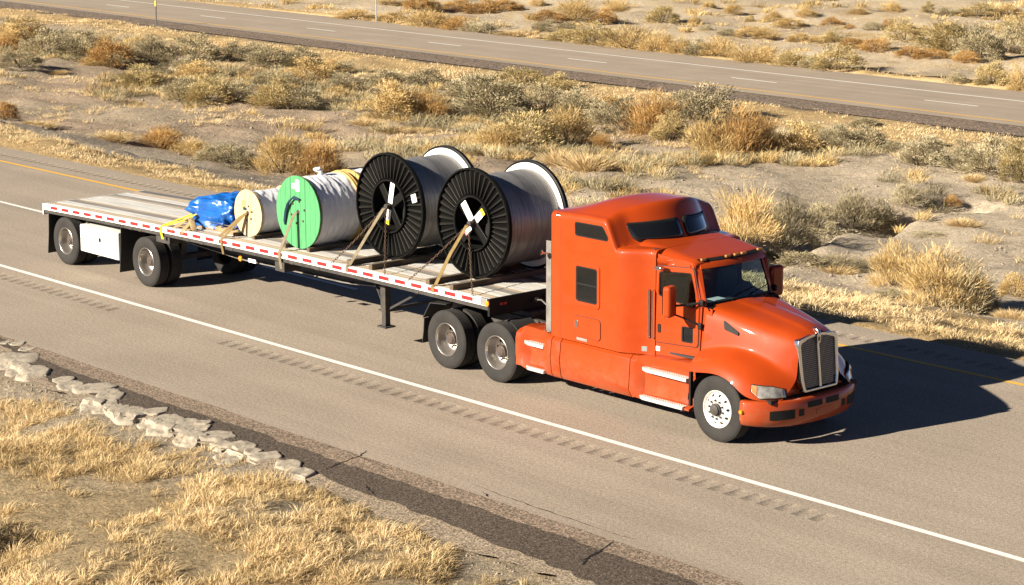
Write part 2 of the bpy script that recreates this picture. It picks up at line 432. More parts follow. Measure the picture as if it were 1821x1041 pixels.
def grid_mesh(P):
    """P: array (n,m,3) -> verts, quads"""
    n, m = P.shape[:2]
    V = P.reshape(-1, 3)
    i, j = np.meshgrid(np.arange(n - 1), np.arange(m - 1), indexing='ij')
    a = (i * m + j).ravel()
    F = np.stack([a, a + m, a + m + 1, a + 1], -1)
    return V, F
def np_mesh(name, V, F, m, parent=None, smooth=False, tint=None, cols=None):
    me = bpy.data.meshes.new(name)
    V = np.ascontiguousarray(V, dtype=np.float32); F = np.ascontiguousarray(F, dtype=np.int32)
    k = F.shape[1]
    me.vertices.add(len(V)); me.vertices.foreach_set('co', V.ravel())
    me.loops.add(F.size); me.loops.foreach_set('vertex_index', F.ravel())
    me.polygons.add(len(F)); me.polygons.foreach_set('loop_start', np.arange(0, F.size, k, dtype=np.int32))
    try: me.polygons.foreach_set('loop_total', np.full(len(F), k, dtype=np.int32))
    except Exception: pass
    if smooth: me.polygons.foreach_set('use_smooth', np.ones(len(F), dtype=bool))
    if tint is not None:
        a = me.attributes.new('tint', 'FLOAT', 'POINT'); a.data.foreach_set('value', np.ascontiguousarray(tint, dtype=np.float32))
    if cols is not None:
        a = me.attributes.new('soil', 'FLOAT_COLOR', 'POINT')
        c = np.ones((len(V), 4), dtype=np.float32); c[:, :3] = cols; a.data.foreach_set('color', c.ravel())
    me.materials.append(MATS[m])
    me.update(calc_edges=True); me.validate()
    return link(bpy.data.objects.new(name, me), parent)
def copy_tree(o, parent=None):
    c = o.copy(); COL.objects.link(c); c.parent = parent
    for ch in o.children: copy_tree(ch, c)
    return c

# ------------------------------------------------------------------ ground height
def _hash(ix, iy, seed):
    h = (ix.astype(np.int64) * 374761393 + iy.astype(np.int64) * 668265263 + seed * 974634541) & 0x7fffffff
    h = ((h ^ (h >> 13)) * 1274126177) & 0x7fffffff
    return ((h ^ (h >> 16)) & 0xffff) / 65535.0
def vnoise(x, y, seed=0):
    x = np.asarray(x, float); y = np.asarray(y, float)
    ix = np.floor(x); iy = np.floor(y); fx = x - ix; fy = y - iy
    fx = fx * fx * (3 - 2 * fx); fy = fy * fy * (3 - 2 * fy)
    a = _hash(ix, iy, seed); b = _hash(ix + 1, iy, seed); c = _hash(ix, iy + 1, seed); d = _hash(ix + 1, iy + 1, seed)
    return (a * (1 - fx) + b * fx) * (1 - fy) + (c * (1 - fx) + d * fx) * fy
def fbm(x, y, seed=0, oct=4):
    s = 0; a = 1; t = 0
    for k in range(oct):
        s = s + a * vnoise(x * 2 ** k, y * 2 ** k, seed + k); t += a; a *= 0.5
    return s / t
_PY = [-4000, -60, -14, -6.2, -5.7, -4.0, 8.0, 8.5, 9.2, 12, 16, 22, 30, 38, 44, 49.5, 51.5, 52.6, 63.6, 64.6, 80, 4000]
_PZ = [-3, -3, -0.55, -0.10, -0.07, -0.09, -0.09, -0.05, -0.10, -0.7, -1.5, -2.2, -2.75, -3.1, -3.1, -3.05, -3.06, -3.12, -3.12, -3.0, -3.15, -3.15]
GULLY = [(3.72, 17.51), (2.41, 20.09), (-0.29, 24.52), (-1.76, 27.78), (-0.74, 28.15), (-1.88, 30.36), (-2.01, 32.79), (-1.38, 34.31)]
def scoord(x, y): return y + 0.0287 * (x + 40)
def height(x, y, detail=True):
    x = np.asarray(x, float); y = np.asarray(y, float)
    w = np.clip((y - 20) / 20, 0, 1)
    s = y * (1 - w) + scoord(x, y) * w
    z = np.interp(s, _PY, _PZ)
    off = np.clip(np.maximum(-5.9 - y, y - 8.6) / 1.2, 0, 1) * np.clip(np.maximum(51.2 - s, s - 64.4) / 1.5, 0, 1)
    z = z + off * ((fbm(x * 0.11, y * 0.11, 3, 3) - 0.5) * 0.8 + (fbm(x * 0.5, y * 0.5, 9, 3) - 0.5) * (0.30 + 0.25 * (y > 8)))
    if detail:
        z = z + off * (fbm(x * 2.1, y * 2.1, 21, 3) - 0.5) * 0.17
    d = np.full(np.broadcast(x, y).shape, 1e9)
    for (ax, ay), (bx, by) in zip(GULLY[:-1], GULLY[1:]):
        ex, ey = bx - ax, by - ay
        t = np.clip(((x - ax) * ex + (y - ay) * ey) / (ex * ex + ey * ey), 0, 1)
        d = np.minimum(d, np.hypot(x - ax - t * ex, y - ay - t * ey))
    z = z - 0.75 * np.clip(1.25 - d / 0.9 + (fbm(x * 1.3, y * 1.3, 5, 2) - 0.5) * 0.5, 0, 1)
    return z

SHRUBS = [
(-73.3, 39.84, 1.71, 1.04, 's', 'brush_yellow', 'shrub', "straw-yellow domed shrub in the median at the photo's left edge, leftmost"),
(-76.48, 42.23, 2.32, 1.31, 's', 'brush_yellow', 'shrub', "straw-yellow domed shrub in the median at the photo's left edge, second from left"),
(-34.76, 18.05, 0.93, 0.62, 's', 'brush_orange', 'shrub', "rusty orange domed shrub in the median at the photo's left edge, leftmost"),
(-67.93, 36.61, 1.43, 0.88, 's', 'brush_orange', 'shrub', "rusty orange domed shrub in the median at the photo's left edge, second from left"),
(-59.53, 38.03, 2.15, 1.26, 's', 'brush_orange', 'shrub', "rusty orange domed shrub in the median at the photo's left edge, third from left"),
(-58.22, 31.93, 1.59, 0.8, 's', 'brush_sage', 'shrub', "grey-green domed shrub in the median at the photo's left edge, leftmost"),
(-65.51, 37.4, 2.22, 1.3, 's', 'brush_sage', 'shrub', "grey-green domed shrub in the median at the photo's left edge, second from left"),
(-64.39, 39.15, 2.13, 1.2, 's', 'brush_sage', 'shrub', "grey-green domed shrub in the median at the photo's left edge, third from left"),
(-59.37, 40.56, 1.88, 1.17, 's', 'brush_dark', 'shrub', "dark grey-brown domed shrub in the median above the trailer's empty rear deck, leftmost"),
(-53.3, 37.2, 0.94, 0.6, 's', 'brush_dark', 'shrub', "dark grey-brown domed shrub in the median above the trailer's empty rear deck, second from left"),
(-57.26, 44.31, 1.4, 0.86, 's', 'brush_dark', 'shrub', "dark grey-brown domed shrub in the median above the trailer's empty rear deck, third from left"),
(-41.73, 30.59, 1.49, 0.98, 's', 'brush_sage', 'shrub', "grey-green domed shrub in the median above the trailer's empty rear deck, leftmost"),
(-58.23, 42.52, 2.39, 1.18, 's', 'brush_sage', 'shrub', "grey-green domed shrub in the median above the trailer's empty rear deck, second from left"),
(-21.09, 18.21, 0.82, 0.54, 's', 'brush_sage', 'shrub', "grey-green domed shrub in the median above the trailer's empty rear deck, third from left"),
(-20.2, 18.5, 1.39, 0.61, 's', 'brush_sage', 'shrub', "grey-green domed shrub in the median above the trailer's empty rear deck, fourth from left"),
(-39.83, 32.27, 1.32, 0.89, 's', 'brush_sage', 'shrub', "grey-green domed shrub in the median above the trailer's empty rear deck, fifth from left"),
(-47.89, 32.46, 1.75, 1.13, 's', 'brush_olive', 'shrub', "olive domed shrub in the median above the trailer's empty rear deck, leftmost"),
(-40.27, 31.09, 1.81, 1.06, 's', 'brush_olive', 'shrub', "olive domed shrub in the median above the trailer's empty rear deck, second from left"),
(-48.83, 32.34, 0.97, 0.66, 's', 'brush_dark', 'shrub', "dark grey-brown domed shrub in the median at the photo's left edge"),
(-49.77, 36.86, 2.01, 0.88, 's', 'brush_yellow', 'shrub', "straw-yellow domed shrub in the median above the trailer's empty rear deck"),
(-58.25, 40.65, 0.98, 0.63, 's', 'brush_mat', 'shrub', "pale tan domed shrub in the median above the trailer's empty rear deck, leftmost"),
(-56.76, 40.83, 1.17, 0.63, 's', 'brush_mat', 'shrub', "pale tan domed shrub in the median above the trailer's empty rear deck, second from left"),
(-54.0, 43.99, 1.95, 0.94, 's', 'brush_sage', 'shrub', 'grey-green domed shrub in the median behind the cable reels, leftmost'),
(-45.86, 38.19, 1.07, 0.58, 's', 'brush_sage', 'shrub', 'grey-green domed shrub in the median behind the cable reels, second from left'),
(-52.52, 45.19, 1.75, 0.84, 's', 'brush_sage', 'shrub', 'grey-green domed shrub in the median behind the cable reels, third from left'),
(-37.18, 34.09, 1.31, 0.88, 's', 'brush_sage', 'shrub', 'grey-green domed shrub in the median behind the cable reels, fourth from left'),
(-49.4, 45.99, 1.34, 0.62, 's', 'brush_sage', 'shrub', 'grey-green domed shrub in the median behind the cable reels, fifth from left'),
(-44.13, 44.12, 2.02, 0.89, 's', 'brush_sage', 'shrub', 'grey-green domed shrub in the median behind the cable reels, sixth from left'),
(-33.73, 39.11, 1.24, 0.71, 's', 'brush_sage', 'shrub', 'grey-green domed shrub in the median behind the cable reels, seventh from left'),
(-30.17, 39.18, 2.66, 1.64, 's', 'brush_sage', 'shrub', 'grey-green domed shrub in the median behind the cable reels, eighth from left'),
(-28.71, 40.67, 0.97, 0.43, 's', 'brush_sage', 'shrub', 'grey-green domed shrub in the median behind the cable reels, ninth from left'),
(-30.84, 42.74, 2.15, 1.07, 's', 'brush_sage', 'shrub', 'grey-green domed shrub in the median behind the cable reels, tenth from left'),
(-45.38, 40.6, 2.17, 1.07, 's', 'brush_yellow', 'shrub', 'straw-yellow domed shrub in the median behind the cable reels, leftmost'),
(-49.46, 44.94, 0.95, 0.72, 's', 'brush_yellow', 'shrub', 'straw-yellow domed shrub in the median behind the cable reels, second from left'),
(-39.33, 37.25, 1.11, 0.64, 's', 'brush_yellow', 'shrub', 'straw-yellow domed shrub in the median behind the cable reels, third from left'),
(-31.81, 34.73, 2.06, 1.36, 's', 'brush_yellow', 'shrub', 'straw-yellow domed shrub in the median behind the cable reels, fourth from left'),
(-38.19, 33.21, 1.81, 1.06, 's', 'brush_olive', 'shrub', 'olive domed shrub in the median behind the cable reels, leftmost'),
(-21.51, 33.0, 2.37, 1.39, 's', 'brush_olive', 'shrub', 'olive domed shrub in the median behind the cable reels, second from left'),
(-38.67, 48.58, 2.0, 0.88, 's', 'brush_olive', 'shrub', 'olive domed shrub in the median behind the cable reels, third from left'),
(-32.71, 18.24, 0.99, 0.3, 't', 'straw', 'grass_clump', "straw grass clump in the median at the photo's left edge, leftmost"),
(-56.82, 33.32, 0.65, 0.3, 't', 'straw', 'grass_clump', "straw grass clump in the median at the photo's left edge, second from left"),
(-27.36, 18.2, 1.07, 0.36, 't', 'straw', 'grass_clump', "straw grass clump in the median at the photo's left edge, third from left"),
(-26.99, 20.08, 1.56, 0.73, 'w', 'brush_orange', 'shrub', "rusty orange wispy shrub in the median above the trailer's empty rear deck"),
(-23.46, 19.11, 1.24, 0.63, 'w', 'brush_yellow', 'shrub', "straw-yellow wispy shrub in the median above the trailer's empty rear deck"),
(-20.14, 19.38, 0.51, 0.34, 's', 'brush_dark', 'shrub', 'dark grey-brown domed shrub in the median behind the cable reels, leftmost'),
(-44.29, 38.47, 1.15, 0.67, 's', 'brush_dark', 'shrub', 'dark grey-brown domed shrub in the median behind the cable reels, second from left'),
(-41.69, 39.83, 1.32, 0.85, 's', 'brush_dark', 'shrub', 'dark grey-brown domed shrub in the median behind the cable reels, third from left'),
(-42.04, 44.89, 1.82, 0.88, 's', 'brush_dark', 'shrub', 'dark grey-brown domed shrub in the median behind the cable reels, fourth from left'),
(-18.01, 19.08, 1.61, 1.27, 'w', 'brush_yellow', 'shrub', 'straw-yellow wispy shrub in the median behind the cable reels, leftmost'),
(-21.74, 31.77, 1.43, 0.77, 'w', 'brush_yellow', 'shrub', 'straw-yellow wispy shrub in the median behind the cable reels, second from left'),
(-17.15, 19.9, 1.36, 1.06, 'w', 'brush_orange', 'shrub', 'rusty orange wispy shrub in the median behind the cable reels, leftmost'),
(-31.17, 36.04, 1.51, 1.11, 'w', 'brush_orange', 'shrub', 'rusty orange wispy shrub in the median behind the cable reels, second from left'),
(-53.53, 40.97, 1.44, 0.51, 't', 'straw', 'grass_clump', "straw grass clump in the median above the trailer's empty rear deck"),
(-58.92, 46.51, 1.53, 0.66, 's', 'brush_mat', 'shrub', 'pale tan domed shrub in the median behind the cable reels, leftmost'),
(-38.06, 44.35, 2.12, 1.04, 's', 'brush_mat', 'shrub', 'pale tan domed shrub in the median behind the cable reels, second from left'),
(-29.02, 39.12, 1.04, 0.51, 's', 'brush_mat', 'shrub', 'pale tan domed shrub in the median behind the cable reels, third from left'),
(-59.69, 37.0, 0.88, 0.31, 's', 'brush_olive', 'shrub', "olive domed shrub in the median at the photo's left edge"),
(-59.0, 37.93, 1.17, 0.52, 's', 'brush_mat', 'shrub', "pale tan domed shrub in the median at the photo's left edge"),
(-27.52, 41.65, 1.93, 1.12, 's', 'brush_sage', 'shrub', 'grey-green domed shrub in the median behind the orange cab, leftmost'),
(-25.82, 46.37, 1.52, 0.91, 's', 'brush_sage', 'shrub', 'grey-green domed shrub in the median behind the orange cab, second from left'),
(-21.9, 35.73, 2.06, 1.34, 'w', 'brush_yellow', 'shrub', 'straw-yellow wispy shrub in the median behind the orange cab, leftmost'),
(-12.33, 33.56, 0.55, 0.52, 'w', 'brush_yellow', 'shrub', 'straw-yellow wispy shrub in the median behind the orange cab, second from left'),
(-15.47, 37.32, 1.61, 1.41, 'w', 'brush_yellow', 'shrub', 'straw-yellow wispy shrub in the median behind the orange cab, third from left'),
(-25.79, 41.33, 1.03, 0.93, 's', 'brush_mat', 'shrub', 'pale tan domed shrub in the median behind the orange cab'),
(-23.86, 40.96, 1.55, 1.09, 's', 'brush_dark', 'shrub', 'dark grey-brown domed shrub in the median behind the orange cab, leftmost'),
(-23.05, 44.79, 2.46, 1.41, 's', 'brush_dark', 'shrub', 'dark grey-brown domed shrub in the median behind the orange cab, second from left'),
(-19.89, 35.63, 0.72, 0.47, 'w', 'brush_orange', 'shrub', 'rusty orange wispy shrub in the median behind the orange cab, leftmost'),
(-22.65, 41.29, 1.85, 1.49, 'w', 'brush_orange', 'shrub', 'rusty orange wispy shrub in the median behind the orange cab, second from left'),
(-30.58, 32.36, 1.0, 0.37, 't', 'straw', 'grass_clump', 'straw grass clump in the median behind the cable reels, leftmost'),
(-28.61, 32.26, 1.06, 0.37, 't', 'straw', 'grass_clump', 'straw grass clump in the median behind the cable reels, second from left'),
(-28.12, 33.23, 0.91, 0.37, 't', 'straw', 'grass_clump', 'straw grass clump in the median behind the cable reels, third from left'),
(-24.12, 32.21, 1.09, 0.47, 't', 'straw', 'grass_clump', 'straw grass clump in the median behind the cable reels, fourth from left'),
(-18.73, 30.12, 0.82, 0.52, 't', 'straw', 'grass_clump', 'straw grass clump in the median behind the cable reels, fifth from left'),
(-16.83, 30.6, 1.08, 0.73, 't', 'straw', 'grass_clump', 'straw grass clump in the median behind the orange cab, leftmost'),
(-13.94, 29.25, 1.43, 0.77, 't', 'straw', 'grass_clump', 'straw grass clump in the median behind the orange cab, second from left'),
(-13.18, 33.45, 0.62, 0.45, 't', 'straw', 'grass_clump', 'straw grass clump in the median behind the orange cab, third from left'),
(-36.0, 48.21, 1.78, 0.86, 's', 'brush_olive', 'shrub', 'olive domed shrub in the median behind the orange cab, leftmost'),
(-20.95, 40.65, 1.06, 1.06, 's', 'brush_olive', 'shrub', 'olive domed shrub in the median behind the orange cab, second from left'),
(-28.45, 44.57, 1.32, 0.71, 's', 'brush_yellow', 'shrub', 'straw-yellow domed shrub in the median behind the orange cab'),
(-73.67, 70.32, 1.61, 0.8, 's', 'brush_orange', 'shrub', "rusty orange domed shrub along the far road's outer edge, photo left half, leftmost"),
(-73.53, 73.77, 1.76, 0.68, 's', 'brush_orange', 'shrub', "rusty orange domed shrub along the far road's outer edge, photo left half, second from left"),
(-71.42, 74.27, 2.25, 0.8, 's', 'brush_orange', 'shrub', "rusty orange domed shrub along the far road's outer edge, photo left half, third from left"),
(-73.18, 64.77, 2.17, 0.65, 's', 'brush_yellow', 'shrub', "straw-yellow domed shrub along the far road's outer edge, photo left half, leftmost"),
(-70.23, 65.34, 1.79, 0.51, 's', 'brush_yellow', 'shrub', "straw-yellow domed shrub along the far road's outer edge, photo left half, second from left"),
(-80.57, 73.78, 1.56, 0.42, 's', 'brush_yellow', 'shrub', "straw-yellow domed shrub along the far road's outer edge, photo left half, third from left"),
(-73.46, 71.59, 1.37, 0.8, 's', 'brush_yellow', 'shrub', "straw-yellow domed shrub along the far road's outer edge, photo left half, fourth from left"),
(-74.15, 78.51, 1.67, 0.69, 's', 'brush_orange', 'shrub', 'rusty orange domed shrub on the pale flats beyond the far road, left half'),
(-73.39, 79.13, 1.03, 0.55, 's', 'brush_orange', 'shrub', 'rusty orange domed shrub on the pale flats beyond the far road, centre right'),
(-65.52, 64.69, 2.67, 1.0, 'w', 'brush_yellow', 'shrub', "straw-yellow wispy shrub along the far road's outer edge, photo left half"),
(-62.42, 64.48, 1.94, 0.86, 'w', 'brush_orange', 'shrub', "rusty orange wispy shrub along the far road's outer edge, photo left half"),
(-60.43, 64.57, 1.69, 0.73, 'w', 'brush_mat', 'shrub', "pale tan wispy shrub along the far road's outer edge, photo left half"),
(-57.25, 64.45, 1.33, 0.48, 't', 'straw', 'grass_clump', "straw grass clump along the far road's outer edge, photo centre right"),
(-62.13, 71.65, 2.0, 0.57, 's', 'brush_orange', 'shrub', "rusty orange domed shrub along the far road's outer edge, photo centre right, leftmost"),
(-60.04, 74.54, 1.65, 0.76, 's', 'brush_orange', 'shrub', "rusty orange domed shrub along the far road's outer edge, photo centre right, second from left"),
(-61.65, 73.79, 2.25, 1.15, 'w', 'brush_yellow', 'shrub', "straw-yellow wispy shrub along the far road's outer edge, photo centre right, leftmost"),
(-47.19, 64.29, 2.61, 1.12, 'w', 'brush_yellow', 'shrub', "straw-yellow wispy shrub along the far road's outer edge, photo centre right, second from left"),
(-44.78, 64.07, 1.85, 1.0, 'w', 'brush_yellow', 'shrub', "straw-yellow wispy shrub along the far road's outer edge, photo centre right, third from left"),
(-43.13, 64.17, 1.27, 0.79, 'w', 'brush_yellow', 'shrub', "straw-yellow wispy shrub along the far road's outer edge, photo centre right, fourth from left"),
(-40.57, 64.51, 1.56, 0.9, 'w', 'brush_yellow', 'shrub', "straw-yellow wispy shrub along the far road's outer edge, photo centre right, fifth from left"),
(-37.25, 63.92, 2.24, 0.87, 'w', 'brush_yellow', 'shrub', "straw-yellow wispy shrub along the far road's outer edge, photo centre right, sixth from left"),
(-75.8, 83.33, 0.93, 0.5, 'w', 'brush_yellow', 'shrub', 'straw-yellow wispy shrub on the pale flats beyond the far road, centre right, leftmost'),
(-68.93, 84.56, 1.93, 0.69, 'w', 'brush_yellow', 'shrub', 'straw-yellow wispy shrub on the pale flats beyond the far road, centre right, second from left'),
(-57.66, 80.47, 0.87, 0.47, 'w', 'brush_yellow', 'shrub', 'straw-yellow wispy shrub on the pale flats beyond the far road, centre right, third from left'),
(-65.19, 89.81, 0.8, 0.43, 'w', 'brush_yellow', 'shrub', 'straw-yellow wispy shrub on the pale flats beyond the far road, centre right, fourth from left'),
(-59.78, 86.4, 1.16, 0.62, 'w', 'brush_yellow', 'shrub', 'straw-yellow wispy shrub on the pale flats beyond the far road, centre right, fifth from left'),
(-46.98, 75.38, 1.37, 0.61, 'w', 'brush_yellow', 'shrub', 'straw-yellow wispy shrub on the pale flats beyond the far road, centre right, sixth from left'),
(-54.63, 84.84, 1.12, 0.67, 'w', 'brush_yellow', 'shrub', 'straw-yellow wispy shrub on the pale flats beyond the far road, centre right, seventh from left'),
(-59.54, 79.4, 1.68, 1.03, 's', 'brush_olive', 'shrub', 'olive domed shrub on the pale flats beyond the far road, centre right, leftmost'),
(-56.32, 84.3, 0.63, 0.47, 's', 'brush_olive', 'shrub', 'olive domed shrub on the pale flats beyond the far road, centre right, second from left'),
(-57.52, 67.41, 1.46, 0.6, 's', 'brush_sage', 'shrub', "grey-green domed shrub along the far road's outer edge, photo centre right, leftmost"),
(-41.86, 64.05, 1.36, 0.79, 's', 'brush_sage', 'shrub', "grey-green domed shrub along the far road's outer edge, photo centre right, second from left"),
(-56.36, 67.86, 1.23, 0.6, 's', 'brush_dark', 'shrub', "dark grey-brown domed shrub along the far road's outer edge, photo centre right, leftmost"),
(-49.01, 74.14, 1.03, 0.43, 's', 'brush_dark', 'shrub', "dark grey-brown domed shrub along the far road's outer edge, photo centre right, second from left"),
(-52.91, 64.49, 1.73, 0.7, 's', 'brush_olive', 'shrub', "olive domed shrub along the far road's outer edge, photo centre right, leftmost"),
(-50.24, 64.32, 2.23, 1.26, 's', 'brush_olive', 'shrub', "olive domed shrub along the far road's outer edge, photo centre right, second from left"),
(-34.47, 63.66, 1.8, 0.75, 's', 'brush_olive', 'shrub', "olive domed shrub along the far road's outer edge, photo right, leftmost"),
(-31.78, 63.68, 2.16, 1.06, 's', 'brush_olive', 'shrub', "olive domed shrub along the far road's outer edge, photo right, second from left"),
(-40.98, 74.75, 1.32, 0.71, 's', 'brush_olive', 'shrub', "olive domed shrub along the far road's outer edge, photo right, third from left"),
(-22.16, 63.89, 1.38, 1.09, 's', 'brush_olive', 'shrub', "olive domed shrub along the far road's outer edge, photo right, fourth from left"),
(-33.17, 63.66, 1.19, 0.64, 's', 'brush_sage', 'shrub', "grey-green domed shrub along the far road's outer edge, photo right, leftmost"),
(-23.85, 63.43, 1.12, 0.5, 's', 'brush_sage', 'shrub', "grey-green domed shrub along the far road's outer edge, photo right, second from left"),
(-29.46, 72.96, 2.04, 1.64, 's', 'brush_sage', 'shrub', "grey-green domed shrub along the far road's outer edge, photo right, third from left"),
(-22.46, 63.54, 0.65, 0.4, 's', 'brush_sage', 'shrub', "grey-green domed shrub along the far road's outer edge, photo right, fourth from left"),
(-51.85, 83.17, 1.71, 0.52, 's', 'brush_yellow', 'shrub', 'straw-yellow domed shrub on the pale flats beyond the far road, right, leftmost'),
(-42.43, 84.54, 0.7, 0.5, 's', 'brush_yellow', 'shrub', 'straw-yellow domed shrub on the pale flats beyond the far road, right, second from left'),
(-41.41, 85.65, 1.75, 0.63, 's', 'brush_yellow', 'shrub', 'straw-yellow domed shrub on the pale flats beyond the far road, right, third from left'),
(-47.49, 100.28, 1.8, 0.69, 's', 'brush_yellow', 'shrub', 'straw-yellow domed shrub on the pale flats beyond the far road, right, fourth from left'),
(-50.84, 86.08, 1.11, 0.53, 's', 'brush_orange', 'shrub', 'rusty orange domed shrub on the pale flats beyond the far road, right, leftmost'),
(-48.25, 84.68, 0.6, 0.26, 's', 'brush_orange', 'shrub', 'rusty orange domed shrub on the pale flats beyond the far road, right, second from left'),
(-46.15, 85.87, 0.84, 0.64, 's', 'brush_orange', 'shrub', 'rusty orange domed shrub on the pale flats beyond the far road, right, third from left'),
(-53.83, 87.12, 1.25, 0.54, 'w', 'brush_yellow', 'shrub', 'straw-yellow wispy shrub on the pale flats beyond the far road, right, leftmost'),
(-52.77, 91.08, 1.14, 0.41, 'w', 'brush_yellow', 'shrub', 'straw-yellow wispy shrub on the pale flats beyond the far road, right, second from left'),
(-52.82, 94.54, 1.29, 0.62, 'w', 'brush_yellow', 'shrub', 'straw-yellow wispy shrub on the pale flats beyond the far road, right, third from left'),
(-46.7, 85.04, 1.2, 0.58, 'w', 'brush_mat', 'shrub', 'pale tan wispy shrub on the pale flats beyond the far road, right'),
(-40.72, 80.72, 1.93, 1.22, 's', 'brush_olive', 'shrub', 'olive domed shrub on the pale flats beyond the far road, right, leftmost'),
(-50.79, 95.84, 0.77, 0.55, 's', 'brush_olive', 'shrub', 'olive domed shrub on the pale flats beyond the far road, right, second from left'),
(-34.21, 76.75, 2.78, 1.61, 's', 'brush_olive', 'shrub', 'olive domed shrub on the pale flats beyond the far road, right, third from left'),
(-47.82, 97.33, 2.29, 0.68, 's', 'brush_olive', 'shrub', 'olive domed shrub on the pale flats beyond the far road, right, fourth from left'),
(-37.74, 86.98, 1.38, 0.87, 's', 'brush_olive', 'shrub', 'olive domed shrub on the pale flats beyond the far road, right, fifth from left'),
(-47.79, 74.74, 1.37, 0.49, 's', 'brush_yellow', 'shrub', "straw-yellow domed shrub along the far road's outer edge, photo centre right"),
(-43.38, 74.18, 1.22, 0.48, 's', 'brush_yellow', 'shrub', "straw-yellow domed shrub along the far road's outer edge, photo right, leftmost"),
(-42.01, 74.62, 1.77, 0.48, 's', 'brush_yellow', 'shrub', "straw-yellow domed shrub along the far road's outer edge, photo right, second from left"),
(-37.75, 72.55, 1.28, 0.57, 's', 'brush_orange', 'shrub', "rusty orange domed shrub along the far road's outer edge, photo right, leftmost"),
(-36.4, 72.58, 1.27, 0.68, 's', 'brush_orange', 'shrub', "rusty orange domed shrub along the far road's outer edge, photo right, second from left"),
(-33.01, 71.48, 1.45, 0.56, 's', 'brush_orange', 'shrub', "rusty orange domed shrub along the far road's outer edge, photo right, third from left"),
(-31.8, 71.91, 1.64, 0.44, 's', 'brush_orange', 'shrub', "rusty orange domed shrub along the far road's outer edge, photo right, fourth from left"),
(-29.2, 71.29, 1.21, 0.65, 's', 'brush_orange', 'shrub', "rusty orange domed shrub along the far road's outer edge, photo right, fifth from left"),
(-49.05, 95.65, 1.52, 0.55, 's', 'brush_dark', 'shrub', 'dark grey-brown domed shrub on the pale flats beyond the far road, right'),
(-31.11, 77.63, 1.69, 1.36, 's', 'brush_sage', 'shrub', 'grey-green domed shrub on the pale flats beyond the far road, right'),
(-20.16, 63.12, 0.72, 1.17, 'w', 'brush_yellow', 'shrub', "straw-yellow wispy shrub along the far road's outer edge, photo right"),
(-52.86, 76.47, 0.71, 0.38, 'w', 'brush_mat', 'shrub', 'pale tan wispy shrub on the pale flats beyond the far road, centre right'),
(-14.94, 38.14, 1.83, 1.73, 'w', 'brush_orange', 'shrub', 'rusty orange wispy shrub in the median right of the orange cab, leftmost'),
(-15.05, 39.46, 1.04, 1.59, 'w', 'brush_orange', 'shrub', 'rusty orange wispy shrub in the median right of the orange cab, second from left'),
(-2.15, 34.52, 0.5, 0.31, 'w', 'brush_orange', 'shrub', 'rusty orange wispy shrub in the median right of the orange cab, third from left'),
(-14.6, 41.11, 1.72, 1.04, 's', 'brush_yellow', 'shrub', 'straw-yellow domed shrub in the median right of the orange cab, leftmost'),
(10.28, 20.64, 0.69, 0.57, 's', 'brush_yellow', 'shrub', 'straw-yellow domed shrub in the median right of the orange cab, second from left'),
(3.7, 20.44, 1.04, 0.34, 's', 'brush_sage', 'shrub', 'grey-green domed shrub in the median right of the orange cab, leftmost'),
(-13.26, 42.21, 1.49, 0.8, 's', 'brush_sage', 'shrub', 'grey-green domed shrub in the median right of the orange cab, second from left'),
(-17.11, 48.41, 0.96, 0.35, 's', 'brush_sage', 'shrub', 'grey-green domed shrub in the median right of the orange cab, third from left'),
(10.27, 15.69, 0.6, 0.21, 's', 'brush_sage', 'shrub', 'grey-green domed shrub in the median right of the orange cab, fourth from left'),
(-11.14, 42.84, 0.66, 0.47, 's', 'brush_sage', 'shrub', 'grey-green domed shrub in the median right of the orange cab, fifth from left'),
(-6.41, 40.75, 1.11, 0.89, 's', 'brush_sage', 'shrub', 'grey-green domed shrub in the median right of the orange cab, sixth from left'),
(-5.06, 40.51, 1.57, 1.1, 's', 'brush_sage', 'shrub', 'grey-green domed shrub in the median right of the orange cab, seventh from left'),
(-7.77, 44.9, 0.94, 0.54, 's', 'brush_sage', 'shrub', 'grey-green domed shrub in the median right of the orange cab, eighth from left'),
(-0.2, 23.54, 0.56, 0.27, 's', 'brush_dark', 'shrub', 'dark grey-brown domed shrub in the median right of the orange cab, leftmost'),
(-12.8, 43.27, 1.27, 0.96, 's', 'brush_dark', 'shrub', 'dark grey-brown domed shrub in the median right of the orange cab, second from left'),
(-8.2, 41.62, 0.92, 0.53, 's', 'brush_dark', 'shrub', 'dark grey-brown domed shrub in the median right of the orange cab, third from left'),
(11.63, 17.57, 0.55, 0.59, 's', 'brush_dark', 'shrub', 'dark grey-brown domed shrub in the median right of the orange cab, fourth from left'),
(-2.52, 28.26, 0.81, 0.72, 's', 'brush_mat', 'shrub', 'pale tan domed shrub in the median right of the orange cab, leftmost'),
(-14.95, 43.75, 1.07, 0.49, 's', 'brush_mat', 'shrub', 'pale tan domed shrub in the median right of the orange cab, second from left'),
(-2.6, 31.43, 1.04, 0.75, 's', 'brush_mat', 'shrub', 'pale tan domed shrub in the median right of the orange cab, third from left'),
(-8.62, 41.14, 1.42, 0.99, 's', 'brush_mat', 'shrub', 'pale tan domed shrub in the median right of the orange cab, fourth from left'),
(-11.2, 45.03, 0.9, 0.4, 's', 'brush_mat', 'shrub', 'pale tan domed shrub in the median right of the orange cab, fifth from left'),
(-17.72, 45.47, 1.42, 0.51, 's', 'brush_olive', 'shrub', 'olive domed shrub in the median right of the orange cab, leftmost'),
(-3.54, 39.98, 0.87, 1.08, 's', 'brush_olive', 'shrub', 'olive domed shrub in the median right of the orange cab, second from left'),
(4.65, 20.55, 0.69, 0.25, 't', 'straw', 'grass_clump', 'straw grass clump in the median right of the orange cab, leftmost'),
(0.74, 31.26, 0.73, 0.29, 't', 'straw', 'grass_clump', 'straw grass clump in the median right of the orange cab, second from left'),
